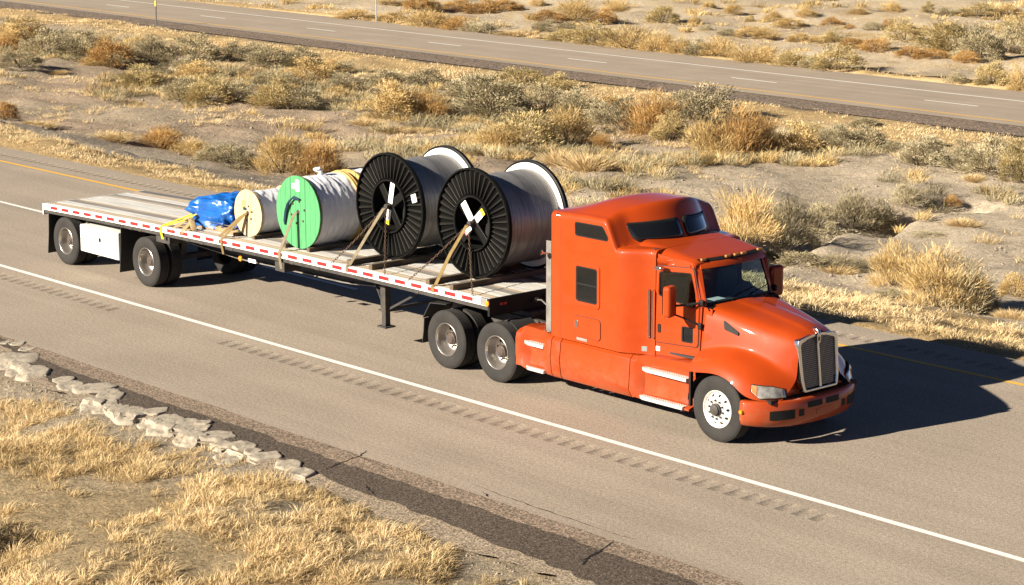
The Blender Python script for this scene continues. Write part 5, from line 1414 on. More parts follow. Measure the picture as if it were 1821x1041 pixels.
# straps and chains
def strap(name, pts, w, m, lab, group='tie-down straps'):
    """ribbon along pts; width direction roughly along x"""
    V = []; F = []; t = .005
    for i, p in enumerate(pts):
        p = Vector(p); d = (Vector(pts[min(i + 1, len(pts) - 1)]) - Vector(pts[max(i - 1, 0)])).normalized()
        nrm = d.cross(Vector((1, 0, 0)))
        if nrm.length < .05: nrm = Vector((0, 0, 1))
        nrm.normalize(); wd = nrm.cross(d).normalized()
        if wd.x < 0: wd = -wd
        V += [p - wd * w / 2 - nrm * t / 2, p + wd * w / 2 - nrm * t / 2, p + wd * w / 2 + nrm * t / 2, p - wd * w / 2 + nrm * t / 2]
    for i in range(len(pts) - 1):
        for j in range(4): F.append((i * 4 + j, i * 4 + (j + 1) % 4, (i + 1) * 4 + (j + 1) % 4, (i + 1) * 4 + j))
    F += [(0, 1, 2, 3), tuple(range(len(V) - 1, len(V) - 5, -1))]
    o = mk(name, V, F, m); fixn(o); tag(o, lab, 'strap', group); return o
def over(x, yrail=-.008, drop=.2): return [(x, yrail + .012, dk(x) + .012), (x, yrail, dk(x) - .02), (x, yrail, dk(x) - .06), (x + .01, .03, dk(x) - drop)]
strap('tie_strap', [(12.86, .80, 2.44), (12.85, .74, 2.42), (12.80, .40, 1.95)] + [(12.80, .06, dk(12.8) + .02), (12.80, -.008, dk(12.8) + .004), (12.80, -.010, dk(12.8) - .10)], .085, 'strap_gold', 'tan tie-down strap from the hub of the reel nearest the cab')
strap('tie_strap', [(10.53, .80, 2.45), (10.52, .74, 2.43), (10.44, .40, 1.95)] + [(10.36, .06, dk(10.4) + .02), (10.36, -.008, dk(10.4) + .004), (10.36, -.010, dk(10.4) - .10)], .085, 'strap', 'grey-tan tie-down strap from the hub of the second black reel')
strap('tie_strap', [(8.36, .36, GZ), (8.34, .30, GZ - .05), (8.28, .02, dk(8.3) + .03), (8.28, -.01, dk(8.3) - .01), (8.29, -.012, dk(8.3) - .13), (8.31, .01, dk(8.3) - .33)], .08, 'strap', 'tan tie-down strap on the green reel, hanging below the rail')
strap('tie_strap', [(6.57, .46, PZ), (6.53, .40, PZ - .06), (6.38, .03, dk(6.4) + .03), (6.36, -.01, dk(6.4) - .01), (6.37, -.012, dk(6.4) - .12), (6.39, .01, dk(6.4) - .30)], .07, 'strap_gold', 'golden tie-down strap on the small pale reel, nearer the truck')
strap('tie_strap', [(6.55, .46, PZ - .01), (6.45, .36, PZ - .10), (6.16, .08, dk(6.2) + .01)], .08, 'strap_gold', 'golden tie-down strap on the small pale reel, nearer the tarp')
strap('tie_strap', [(4.62, .86, 1.76), (4.45, .55, 1.55), (4.24, .06, dk(4.2) + .03), (4.22, -.01, dk(4.2) - .01), (4.22, -.012, dk(4.2) - .11), (4.23, .02, dk(4.2) - .26)], .075, 'strap_yellow', 'bright yellow tie-down strap at the blue tarp, over the rail')
strap('tie_strap', [(4.78, .62, 1.66), (4.55, .32, 1.48), (4.30, .06, dk(4.3) + .02)], .06, 'strap_yellow', 'bright yellow tie-down strap at the blue tarp, ending on the deck')
def chain(p, q, lab, pitch=.052):
    p = Vector(p); q = Vector(q); L = (q - p).length; n = int(L / pitch); d = (q - p).normalized()
    a = d.cross(Vector((0, 0, 1))).normalized(); b = a.cross(d).normalized(); m = MB()
    for i in range(n):
        c = p + d * ((i + .5) * L / n) - Vector((0, 0, .03 * math.sin(math.pi * (i + .5) / n)))
        u = a if i % 2 else b
        ring = [c + d * (math.cos(t) * pitch * .68) + u * (math.sin(t) * .016) for t in np.linspace(0, 2 * math.pi, 9)[:-1]]
        w = d.cross(u).normalized(); V = []; F = []
        for k, rr_ in enumerate(ring):
            o = (rr_ - c).normalized() * .0062
            V += [rr_ - o, rr_ + w * .0062, rr_ + o, rr_ - w * .0062]
        for k in range(8):
            for j in range(4): F.append((k * 4 + j, k * 4 + (j + 1) % 4, ((k + 1) % 8) * 4 + (j + 1) % 4, ((k + 1) % 8) * 4 + j))
        m.add(V, F)
    o = m.build('chain', 'chain', None, fix=False); tag(o, lab, 'chain', 'rusty tie-down chains')
chain((12.87, .76, 2.44), (13.86, .0, dk(13.9) + .0), 'rusty chain from the cab-side black reel straight down to the rail')
chain((12.85, .76, 2.43), (12.11, .0, dk(12.1) + .0), 'rusty chain from the cab-side black reel slanting rearward')
chain((10.56, .76, 2.44), (11.46, .0, dk(11.4) + .0), 'rusty chain from the second black reel straight down to the rail')
chain((10.52, .76, 2.44), (9.90, .0, dk(9.9) + .0), 'rusty chain from the second black reel slanting rearward')

# blue tarp bundle on boards
def tarp_bundle(name, cx, cy, hx, hy, hz, zb, m, lab, seed):
    n, k = 110, 46; PP = np.zeros((n + 1, k, 3))
    se = lambda c, p: math.copysign(abs(c) ** p, c)
    for i in range(n + 1):
        a = 2 * math.pi * (i % n) / n
        for j in range(k):
            b = math.pi / 2 * (1 - j / (k - 1))
            cb_, sb = math.cos(b), math.sin(b)
            x = se(math.cos(a), .42) * se(cb_, .40); yv = se(math.sin(a), .42) * se(cb_, .40); z = se(sb, .55)
            fall = (1 - z)
            fold = .050 * fall * math.sin(a * 13 + 3 * math.sin(a * 3 + seed)) + .03 * fall * math.sin(a * 29 + seed)
            wr = .20 * (float(fbm(x * 1.9 + 5, yv * 1.9 + z * 2.0 + 3, seed, 4)) - .5)
            rid = .16 * (1 - abs(2 * float(vnoise(x * 2.3 + z * 1.5, yv * 3.1 - z, seed + 7)) - 1) * 2)
            cr = .11 * (1 - abs(2 * float(fbm(x * 3.4 + yv * 1.2 + 11, z * 3.8 - yv * 2.2 + 4, seed + 60, 3)) - 1) * 3.2) * (.35 + fall)
            r = 1 + fold + wr + rid * .6 + cr
            flare = 1 + .10 * max(0, .25 - z) * 4 * .5
            top = 1.0 - .16 * (x > 0) * x * 0 + .12 * math.sin(x * 2.6 + 1.0) + .10 * (float(fbm(x * 1.3 + 2, yv * 1.3 + 8, seed + 3, 3)) - .5)
            PP[i, j] = (cx + x * hx * r * flare, cy + yv * hy * r * flare, zb + z * hz * r * top)
    V, F = grid_mesh(PP)
    o = np_mesh(name, V, F, m, None, smooth=True); fixn(o); tag(o, lab, 'tarp'); return o
tarp_bundle('tarp_bundle', 5.26, 1.20, .90, .70, .54, dk(5.3) + .05, 'tarp', 'crumpled bright blue tarp bundle strapped on the flatbed', 4)
tarp_bundle('tarp_bundle', 6.05, 2.10, .55, .38, .72, dk(6.0) + .02, 'tarp', 'blue tarp showing behind the small pale reel', 8)
tb2 = tarp_bundle('tarp_bundle', 4.52, 1.35, .30, .42, .30, dk(4.5) + .01, 'grey_tarp', 'grey folded tarp end left of the blue bundle', 12)
o = strap('bundle_strap', [(4.9, .47, 1.53), (5.3, .455, 1.525), (5.9, .45, 1.54), (6.2, .47, 1.56)], .05, 'strap', 'tan strap running along the base of the blue tarp')
e = root('pallet', (5.5, 1.0, dk(5.5)))
for yy in (.44, .95, 1.7): MB().box(4.75, 6.30, yy, yy + .10, dk(5.5) + .003, dk(5.5) + .09).build('runner', 'pallet', e, bev=.004)
for xx in np.linspace(4.8, 6.15, 8): MB().box(xx, xx + .11, .46, 1.8, dk(5.5) + .091, dk(5.5) + .108).build('board', 'pallet', e)
tag(e, 'tan wooden pallet under the blue tarp', 'pallet')
# slack folded webbing beside the tarp
def webbing(pts, w, m, parent): 
    V = []; F = []
    for i, p in enumerate(pts):
        p = Vector(p); d = (Vector(pts[min(i + 1, len(pts) - 1)]) - Vector(pts[max(i - 1, 0)])).normalized()
        s = d.cross(Vector((.3, -.2, 1))).normalized() * w / 2
        V += [p - s, p + s]
    F = [(2 * i, 2 * i + 1, 2 * i + 3, 2 * i + 2) for i in range(len(pts) - 1)]
    o = mk('web_fold', V, F, m, parent, smooth=True); sd = o.modifiers.new('s', 'SOLIDIFY'); sd.thickness = .012; subsurf(o, 1); return o
e = root('webbing_heap', (4.85, .2, dk(4.8))); zz = dk(4.8)
webbing([(4.42, .30, zz + .02), (4.55, .28, zz + .06), (4.78, .30, zz + .20), (4.95, .24, zz + .24), (5.12, .18, zz + .10), (5.25, .10, zz + .02)], .13, 'canvas', e)
webbing([(4.50, .16, zz + .02), (4.70, .18, zz + .07), (4.95, .12, zz + .05), (5.2, .06, zz + .03)], .12, 'canvas', e)
webbing([(4.78, .34, zz + .22), (4.70, .2, zz + .10), (4.60, .05, zz + .02), (4.58, -.02, zz - .06)], .11, 'canvas', e)
webbing([(4.98, .26, zz + .22), (5.02, .10, zz + .08), (5.0, -.015, zz + .01), (5.0, -.02, zz - .08)], .10, 'canvas', e)
webbing([(5.28, .2, zz + .05), (5.32, .12, zz + .09), (5.38, .10, zz + .02), (5.33, .05, zz + .06)], .03, 'black', e)
tag(e, 'slack beige webbing heaped on the deck edge by the blue tarp', 'webbing')

# ------------------------------------------------------------------ the orange tractor
YC = 1.295
tk = root('truck_tractor', (17.0, YC, 0))
tag(tk, 'bright orange semi truck tractor with sleeper cab, pulling the flatbed', 'truck')
def rrect(x0, x1, z0, z1, r=.05, n=5):
    P = []
    for cx, cz, a0 in ((x1 - r, z1 - r, 0), (x0 + r, z1 - r, 90), (x0 + r, z0 + r, 180), (x1 - r, z0 + r, 270)):
        for k in range(n + 1):
            a = math.radians(a0 + 90 * k / n); P.append((cx + r * math.cos(a), cz + r * math.sin(a)))
    return P
def rpoly(pts, r=.04, n=4):
    """round the corners of a polygon"""
    out = []; m = len(pts)
    for i in range(m):
        p = Vector(pts[i]); a = Vector(pts[i - 1]) - p; b = Vector(pts[(i + 1) % m]) - p
        q = min(r, a.length * .45, b.length * .45)
        pa = p + a.normalized() * q; pb = p + b.normalized() * q
        for k in range(n + 1):
            t = k / n; out.append(tuple((pa * (1 - t) ** 2 + p * 2 * t * (1 - t) + pb * t * t)))
    return out
def panel(name, outer, holes, surf, thick, m, parent, bev=.006, smooth=False):
    """flat panel with holes: 2-D outlines (x,z) mapped to 3-D by surf(x,z) -> Vector; thickened inward"""
    bm = bmesh.new(); es = []
    for loop in [outer] + holes:
        vs = [bm.verts.new((x, 0, z)) for x, z in loop]
        for i in range(len(vs)): es.append(bm.edges.new((vs[i], vs[(i + 1) % len(vs)])))
    bmesh.ops.triangle_fill(bm, edges=es, use_beauty=True, use_dissolve=False)
    for v in bm.verts: v.co = surf(v.co.x, v.co.z)
    bmesh.ops.recalc_face_normals(bm, faces=bm.faces)
    me = bpy.data.meshes.new(name); bm.to_mesh(me); bm.free(); me.materials.append(MATS[m])
    o = link(bpy.data.objects.new(name, me), parent)
    if sum(p.normal.y * p.area for p in me.polygons) * (1 if surf(17, 2).y > YC else -1) < 0: me.flip_normals()
    s = o.modifiers.new('solid', 'SOLIDIFY'); s.thickness = thick; s.offset = -1
    if bev: bevel(o, bev, 2, 50)
    return o
def ring(name, outer, inner, surf, thick, m, parent, bev=.004): return panel(name, outer, [inner], surf, thick, m, parent, bev)

# ---- sleeper: height field roof over straight walls
def smin(a, b, k=.10):
    h = max(k - abs(a - b), 0) / k
    return min(a, b) - h * h * k * .25
def ss(t): t = min(max(t, 0), 1); return t * t * (3 - 2 * t)
def half_w(x):
    t = ss((x - 17.28) / .62); return 1.225 - .25 * t - .012 * ss((15.95 - x) / .2) * 3
def roof_z(x, d):
    up = ss((x - 15.55) / 1.05)
    r = 3.12 + .25 * up * (1 - min(abs(d) / 1.22, 1) ** 2.3)
    a = abs(d); xf = 17.61 - .45 * a * a if a < .85 else 17.285 - .25 * (a - .85)
    sl = 2.80 + (xf - x) / .51
    return max(smin(r, sl, .14), 2.765 - .05 * (abs(d) / 1.2) ** 3)
def sleeper():
    xs = list(np.linspace(15.72, 16.6, 12)) + list(np.linspace(16.64, 17.90, 42))
    rows = []
    for x in xs:
        w = half_w(x); R_ = .085
        half = []
        for d in np.linspace(0, w - R_, 18): half.append((d, roof_z(x, d)))
        ze = roof_z(x, w - R_)
        for k in range(1, 7):
            a = math.pi / 2 * k / 6; half.append((w - R_ + R_ * math.sin(a), ze - R_ * (1 - math.cos(a))))
        zt = half[-1][1]
        for t in (.04, .15, .35, .6, .85, 1.0): half.append((w, zt + (1.05 - zt) * t))
        rows.append([(x, YC - d, z) for d, z in half[::-1]] + [(x, YC + d, z) for d, z in half[1:]])
    PP = np.array(rows); V, F = grid_mesh(PP)
    n, m_ = PP.shape[:2]
    F = [tuple(f) for f in F] + [tuple(range(m_)), tuple(range((n - 1) * m_, n * m_))[::-1]]
    # floor
    o = mk('sleeper', V, F, 'orange_paint', tk, smooth=True); fixn(o); o.data.set_sharp_from_angle(angle=math.radians(38)); return o
sl = sleeper()
def side(off):  # the sleeper's right wall plane, off metres proud
    return lambda x, z: Vector((x, YC - half_w(x) - off, z))
def side_l(off): return lambda x, z: Vector((x, YC + half_w(x) + off, z))
for S_, tagn in ((side, 'r'), (side_l, 'l')):
    ad = ring('access_door', rrect(16.285, 16.905, 1.66, 2.375, .07), rrect(16.355, 16.845, 1.735, 2.315, .045), S_(.016), .02, 'orange_paint', sl, .008)
    ring('window_seal', rrect(16.35, 16.85, 1.73, 2.32, .05), rrect(16.378, 16.822, 1.758, 2.292, .035), S_(.006), .010, 'black', ad, .003)
    panel('window_pane', rrect(16.37, 16.83, 1.75, 2.30, .04), [], S_(.003), .006, 'window_dark', ad, 0)
    MB().box(16.376, 16.824, YC - 1.233 if tagn == 'r' else YC + 1.225, YC - 1.225 if tagn == 'r' else YC + 1.233, 2.015, 2.04).build('window_bar', 'black', ad)
    panel('hatch_gap', rrect(16.286, 16.934, 1.141, 1.499, .075), [], S_(.003), .004, 'seam', sl, 0)
    ha = panel('luggage_hatch', rrect(16.295, 16.925, 1.15, 1.49, .07), [], S_(.016), .02, 'orange_paint', sl, .009)
    panel('latch', rrect(16.34, 16.42, 1.30, 1.42, .03), [], S_(.024), .010, 'chrome', ha, .004)
    panel('plate', rrect(16.37, 16.62, 1.09, 1.135, .006), [], S_(.010), .006, 'aluminium', sl, 0)
    uw = rpoly([(16.31, 3.03), (16.96, 3.035), (17.09, 2.86), (17.07, 2.80), (16.32, 2.80)], .045)
    cx_, cz_ = 16.75, 2.92
    uin = [(cx_ + (x - cx_) * .945, cz_ + (z - cz_) * .84) for x, z in uw]
    us = ring('window_seal', uw, uin, S_(.006), .010, 'black', sl, .003)
    panel('window_pane', uw, [], S_(.002), .004, 'window_dark', us, 0)
# rivet line and panel seam on the sleeper wall
rv = MB()
for x in np.arange(16.0, 17.85, .055): rv.lathe_y([(.007, -.001), (.006, -.005), (.001, -.006)], 6, (x, YC - half_w(x), 2.545))
tag(rv.build('rivets', 'orange_paint', sl), kind='stuff')
MB().box(15.985, 15.991, YC - 1.2275, YC - 1.2235, 1.06, 3.04).build('panel_seam', 'seam', sl)
panel('sticker', rrect(17.68, 17.76, 1.10, 1.18, .004), [], lambda x, z: Vector((x, YC - half_w(x) - .004, z)), .003, 'post_steel', sl, 0)
# raised front windows
def fwin(d, z, off): return Vector((17.61 - .45 * d * d - .51 * (z - 2.8) + off, YC - d, z + off * .45))
for sg in (1, -1):
    for nm, ins, off, m in (('window_seal', 0.0, .012, 'black'), ('window_pane', .022, .017, 'window_dark')):
        n, k = 14, 7; PP = np.zeros((n, k, 3))
        for i in range(n):
            for j in range(k):
                v = j / (k - 1); u = i / (n - 1)
                zlo, zhi = 2.80 + ins - .02 * u, 3.11 - ins - .045 * u
                z = zlo + (zhi - zlo) * v
                # rounded corners
                cu = .04 * (abs(2 * v - 1) ** 6)
                d0, d1 = .035 + ins + cu, .845 + .11 * v - ins - cu
                PP[i, j] = fwin(sg * (d0 + (d1 - d0) * u), z, off)
        V, F = grid_mesh(PP); o = np_mesh(nm, V, F, m, sl, smooth=True)
        bm = bmesh.new(); bm.from_mesh(o.data); bmesh.ops.recalc_face_normals(bm, faces=bm.faces); bm.to_mesh(o.data); bm.free()
        if sum(p.normal.x for p in o.data.polygons) < 0: o.data.flip_normals()
        s = o.modifiers.new('s', 'SOLIDIFY'); s.thickness = .012; s.offset = -1
# rear edge rubber, corner lamps
MB().box(15.60, 15.725, YC - 1.20, YC - 1.165, 1.10, 2.62).build('side_extender', 'chassis_grey', tk, bev=.008)
MB().box(15.60, 15.725, YC + 1.165, YC + 1.20, 1.10, 2.62).build('side_extender', 'chassis_grey', tk, bev=.008)
MB().tube([(15.70, .06, 2.42), (15.66, -.02, 2.43), (15.64, -.05, 2.44)], [.015, .015, .05], 12).build('work_lamp', 'chrome', sl, smooth=True)
MB().tube([(15.86, .10, 3.07), (15.90, .085, 3.075), (15.96, .085, 3.075)], [.012, .035, .012], 10).build('roof_marker', 'chrome', sl, smooth=True)

# ---- cab: open shell with real windows
def cw(x, z): return .972 - .145 * (x - 17.83) / .87 - .035 * max(z - 2.0, 0)
def cab_r(off): return lambda x, z: Vector((x, YC - cw(x, z) - off, z))
def cab_l(off): return lambda x, z: Vector((x, YC + cw(x, z) + off, z))
cab_out = rpoly([(17.80, 1.06), (18.72, 1.10), (18.76, 1.95), (18.57, 2.60), (17.80, 2.70)], .03)
win = rpoly([(17.955, 2.42), (18.555, 2.46), (18.645, 2.12), (18.655, 1.915), (18.42, 1.935), (17.955, 2.03)], .05)
c0 = (18.3, 2.2)
win_o = [(c0[0] + (x - c0[0]) * 1.06, c0[1] + (z - c0[1]) * 1.09) for x, z in win]
peep = rrect(18.40, 18.61, 1.345, 1.60, .03)
peep_o = rrect(18.385, 18.625, 1.33, 1.615, .035)
cab = empty('cab', (0, 0, 0), tk)
for sg in (-1, 1):
    mk('cowl_side', [(18.68, YC + sg * .815, 1.0), (18.93, YC + sg * .795, 1.0), (18.93, YC + sg * .765, 1.93), (18.70, YC + sg * .79, 1.96)], [(0, 1, 2, 3)], 'orange_paint', cab).modifiers.new('s', 'SOLIDIFY').thickness = .02
for S_, sg in ((cab_r, -1), (cab_l, 1)):
    panel('cab_side', cab_out, [win_o, peep_o], S_(0), .03, 'orange_paint', cab, .008)
    dr_ = panel('door', rpoly([(17.90, 1.28), (18.70, 1.30), (18.715, 1.95), (18.585, 2.535), (17.90, 2.50)], .06), [win, peep], S_(.016), .028, 'orange_paint', cab, .010)
    panel('door_gap', rpoly([(17.885, 1.265), (18.715, 1.285), (18.73, 1.955), (18.60, 2.55), (17.885, 2.515)], .06), [win_o, peep_o], S_(.003), .004, 'seam', cab, 0)
    g_ = panel('window_glass', win_o, [], S_(-.008), .004, 'side_glass', cab, 0)
    panel('peep_window', peep_o, [], S_(-.006), .004, 'window_dark', cab, 0)
    ring('window_trim', win, [(c0[0] + (x - c0[0]) * .965, c0[1] + (z - c0[1]) * .95) for x, z in win], S_(.004), .014, 'black', cab, .002)
    ring('window_trim', peep, rrect(18.415, 18.595, 1.36, 1.585, .025), S_(.006), .010, 'black', cab, .002)
    panel('door_handle', rrect(17.955, 18.01, 1.44, 1.58, .02), [], S_(.028), .016, 'black', cab, .004)
    panel('sticker', rrect(17.91, 17.985, 1.135, 1.21, .006), [], S_(.004), .003, 'label_white', cab, 0)
    yb = YC + sg * 1.03
    for xx in (17.80, 17.885):
        MB().tube([(xx, YC + sg * .95, 1.32), (xx, yb, 1.34), (xx, yb, 2.10), (xx, YC + sg * .95, 2.12)], .014, 8).build('grab_rail', 'chrome', cab, smooth=True)
    MB().box(17.99, 18.13, YC + sg * 1.06 - .05, YC + sg * 1.06 + .05, 2.47, 2.53).build('lookdown_mirror', 'chrome', cab, bev=.015)
    # pillar between windscreen and door
    V = [(18.80, YC + sg * .755, 1.96), (18.70, YC + sg * .835, 1.93), (18.50, YC + sg * .845, 2.58), (18.615, YC + sg * .70, 2.56), (18.74, YC + sg * .80, 1.94), (18.56, YC + sg * .775, 2.58)]
    mk('pillar', V, [(0, 4, 5, 3), (4, 1, 2, 5)], 'orange_paint', cab).modifiers.new('s', 'SOLIDIFY').thickness = .02
def roofc(x, d):
    t = (x - 17.45) / 1.22
    e = max(0, abs(d) - .70) / .28
    return 2.825 - .165 * t - .02 * (d / .9) ** 2 - .09 * ss(t * 1.0 - .6) * 0 - .16 * e * e
rows = []
for x in np.linspace(17.42, 18.70, 22):
    w = .985 - .17 * ss((x - 17.6) / 1.1)
    row = []
    for d in np.linspace(-1, 1, 41):
        dd = d * w; z = roofc(x, dd)
        if x > 18.55: z -= .5 * (x - 18.55) ** 2 * 3
        row.append((x - .10 * d * d * (x > 18.2) * (x - 18.2) * 2, YC + dd, z))
    rows.append([(row[0][0], row[0][1] + .004, 2.52)] + row + [(row[-1][0], row[-1][1] - .004, 2.52)])
V, F = grid_mesh(np.array(rows)); o = mk('cab_roof', V, F, 'orange_paint', cab, smooth=True, angle=40); fixn(o)
if sum(p.normal.z for p in o.data.polygons) < 0: o.data.flip_normals()
o.modifiers.new('s', 'SOLIDIFY').thickness = .02
# sun visor with marker lamps
rows = []
for t in np.linspace(-1, 1, 25):
    d = t * .735; xf = 18.735 - .14 * t * t
    rows.append([(xf - .10, YC + d, 2.665 - .02 * t * t), (xf - .03, YC + d, 2.648 - .02 * t * t), (xf + .035, YC + d, 2.60 - .02 * t * t), (xf + .06, YC + d, 2.545 - .02 * t * t), (xf + .045, YC + d, 2.54 - .02 * t * t), (xf - .08, YC + d, 2.62 - .02 * t * t)])
PP = np.array(rows); V, F = grid_mesh(PP); k = PP.shape[1]
F = [tuple(f) for f in F] + [(i * k, i * k + k - 1, (i + 1) * k + k - 1, (i + 1) * k) for i in range(len(rows) - 1)] + [tuple(range(k)), tuple(range((len(rows) - 1) * k, len(rows) * k))]
vz = mk('visor', V, F, 'orange_paint', cab, smooth=True, angle=40); fixn(vz)
rows = []
for t in np.linspace(-1, 1, 25):
    d = t * .715; xf = 18.735 - .14 * t * t; zz = 2.655 - .02 * t * t
    rows.append([(xf - .075, YC + d, zz + .004), (xf - .07, YC + d, zz + .022), (xf - .01, YC + d, zz - .002), (xf + .0, YC + d, zz - .026)])
V, F = grid_mesh(np.array(rows)); o = mk('lamp_strip', V, F, 'black', vz); fixn(o)
if sum(p.normal.z for p in o.data.polygons) < 0: o.data.flip_normals()
for d in (-.64, -.19, 0, .17, .66):
    t = d / .735
    o = MB().box(-.02, .03, -.055, .055, -.02, .022).build('marker_lamp', 'amber_dull', vz, bev=.012)
    o.location = (18.735 - .14 * t * t - .03, YC + d, 2.672 - .02 * t * t); o.rotation_euler = (0, .3, 0)
# windscreen
def ws(d, v, off=0): 
    t = d / .76
    return Vector((18.845 - .085 * t * t + (18.665 - 18.845) * v + off, YC + d * (1 - .07 * v), 1.985 + .565 * v + off * .3))
def wsgrid(d0, d1, v0, v1, off, n=20, k=8):
    PP = np.zeros((n, k, 3))
    for i in range(n):
        for j in range(k): PP[i, j] = ws(d0 + (d1 - d0) * i / (n - 1), v0 + (v1 - v0) * j / (k - 1), off)
    return grid_mesh(PP)
V, F = wsgrid(-.75, .75, 0, 1, 0); wo = np_mesh('windscreen', V, F, 'windscreen', cab, smooth=True); fixn(wo)
sm_ = MB()
for a in (((-.77, -.725, -.03, 1.0)), ((.725, .77, -.03, 1.0)), ((-.77, .77, -.06, .035)), ((-.77, .77, .95, 1.02))):
    V, F = wsgrid(*a, .006); sm_.add(V.tolist(), F.tolist())
so2 = sm_.build('windscreen_seal', 'black', cab); so2.modifiers.new('s', 'SOLIDIFY').thickness = .012
wp = MB()
wp.tube([ws(-.25, .02, .03), ws(-.05, .14, .02), ws(.35, .24, .02)], .008, 6); wp.tube([ws(.15, .02, .03), ws(.3, .10, .02), ws(.68, .20, .02)], .008, 6)
wp.build('wipers', 'black', cab)
# interior
MB().box(18.30, 18.72, .55, 2.04, 1.55, 1.93).build('dashboard', 'interior', cab, bev=.06)
MB().box(17.80, 17.84, .36, 2.23, 1.1, 2.75).build('rear_wall', 'interior', cab)
MB().box(17.8, 18.7, .38, 2.2, 1.12, 1.15).build('cab_floor', 'interior', cab)
MB().box(18.34, 18.52, 1.02, 1.28, 1.935, 1.94).build('paper_sheet', 'paper', cab)
for yy in (.72, 1.88):
    MB().box(17.88, 18.02, yy - .22, yy + .22, 1.55, 2.30).build('seat_back', 'interior_trim', cab, bev=.06)
    MB().box(17.95, 18.35, yy - .22, yy + .22, 1.42, 1.56).build('seat_cushion', 'interior_trim', cab, bev=.05)
st = MB()
pts = [(18.33 + .05 * math.sin(t), 1.88 + .2 * math.cos(t), 1.93 + .17 * math.sin(t)) for t in np.linspace(0, 2 * math.pi, 21)]
st.tube(pts, .014, 6, cap=False).tube([(18.33, 1.68, 1.93), (18.33, 2.08, 1.93)], .012, 6).tube([(18.33, 1.88, 1.93), (18.5, 1.88, 1.8)], .02, 6)
st.build('steering_wheel', 'interior_trim', cab)
# cowl below the windscreen
rows = []
for t in np.linspace(-1, 1, 17):
    d = t * .80
    rows.append([(18.66 - .06 * t * t, YC + d, 1.955), (18.80 - .09 * t * t, YC + d, 1.965), (18.93 - .08 * t * t, YC + d, 1.955), (18.97 - .08 * t * t, YC + d, 1.90)])
V, F = grid_mesh(np.array(rows)); o = mk('cowl', V, F, 'black', cab); fixn(o)

# ---- hood and front fenders (lofted cross-sections, half profile d,z)
HS = [
 (18.82, [(0, 2.0), (.17, 1.995), (.21, 1.985), (.45, 1.98), (.69, 1.965), (.79, 1.89), (.845, 1.5), (.865, 1.30), (.90, 1.275), (1.02, 1.22), (1.13, 1.12), (1.17, .98)]),
 (19.15, [(0, 1.975), (.17, 1.97), (.21, 1.95), (.44, 1.94), (.65, 1.915), (.745, 1.83), (.80, 1.52), (.815, 1.395), (.86, 1.365), (1.04, 1.30), (1.185, 1.19), (1.228, 1.05)]),
 (19.45, [(0, 1.935), (.165, 1.93), (.205, 1.908), (.42, 1.895), (.60, 1.86), (.695, 1.77), (.755, 1.52), (.775, 1.425), (.82, 1.395), (1.03, 1.325), (1.19, 1.21), (1.238, 1.09)]),
 (19.75, [(0, 1.89), (.16, 1.885), (.20, 1.86), (.39, 1.84), (.55, 1.80), (.64, 1.70), (.70, 1.48), (.725, 1.39), (.775, 1.36), (1.02, 1.28), (1.185, 1.15), (1.238, 1.035)]),
 (19.98, [(0, 1.85), (.15, 1.845), (.19, 1.82), (.36, 1.795), (.505, 1.75), (.59, 1.64), (.65, 1.40), (.675, 1.32), (.73, 1.285), (.985, 1.19), (1.16, 1.05), (1.228, .84)]),
 (20.18, [(0, 1.81), (.14, 1.805), (.175, 1.78), (.32, 1.755), (.465, 1.70), (.545, 1.59), (.60, 1.33), (.625, 1.235), (.68, 1.19), (.89, 1.08), (1.05, .95), (1.12, .775)]),
 (20.33, [(0, 1.755), (.12, 1.75), (.155, 1.735), (.28, 1.71), (.42, 1.66), (.49, 1.56), (.535, 1.25), (.555, 1.14), (.60, 1.09), (.75, .97), (.88, .87), (.94, .765)]),
 (20.42, [(0, 1.70), (.12, 1.695), (.155, 1.68), (.27, 1.66), (.385, 1.61), (.44, 1.53), (.465, 1.2), (.48, 1.06), (.52, 1.0), (.62, .91), (.72, .83), (.79, .76)]),
]
rows = []
for x, pr in HS:
    rows.append([(x, YC - d, z) for d, z in pr[::-1]] + [(x, YC + d, z) for d, z in pr[1:]])
V, F = grid_mesh(np.array(rows)); hood = mk('hood', V, F, 'orange_paint', tk, smooth=True); fixn(hood)
if sum(p.normal.z for p in hood.data.polygons) < 0: hood.data.flip_normals()
subsurf(hood, 2)
# fender inner well and lips
for sg in (-1, 1):
    wl = MB(); n = 18; V = []
    for i in range(n + 1):
        a = math.pi * i / n
        xx, zz = 19.44 + .60 * math.cos(a), .55 + .53 * math.sin(a)
        V += [(xx, YC + sg * 1.20, zz), (xx, YC + sg * .62, zz)]
    wl.add(V, [(2 * i, 2 * i + 1, 2 * i + 3, 2 * i + 2) for i in range(n)])
    wl.build('wheel_well', 'black', hood, smooth=True)
    MB().box(18.86, 18.90, YC + sg * 1.17 - .03, YC + sg * 1.17 + .03, .46, 1.0).build('splash_guard', 'black', hood)
    # hood side vent
    def vs(x, z, s=sg): return Vector((x, YC + s * (np.interp(x, [18.82, 19.15, 19.45, 19.75], [.838, .79, .742, .685]) + (1.60 - z) * .20 + .004), z))
    vo = [(19.16, 1.80), (19.46, 1.655), (19.46, 1.60), (19.20, 1.66)]
    bm = bmesh.new(); f = bm.faces.new([bm.verts.new(vs(*q)) for q in rpoly(vo, .03)]); me = bpy.data.meshes.new('hood_vent'); bm.to_mesh(me); bm.free(); me.materials.append(MATS['black'])
    o = link(bpy.data.objects.new('hood_vent', me), hood); o.modifiers.new('s', 'SOLIDIFY').thickness = .02; o.modifiers['s'].offset = 0
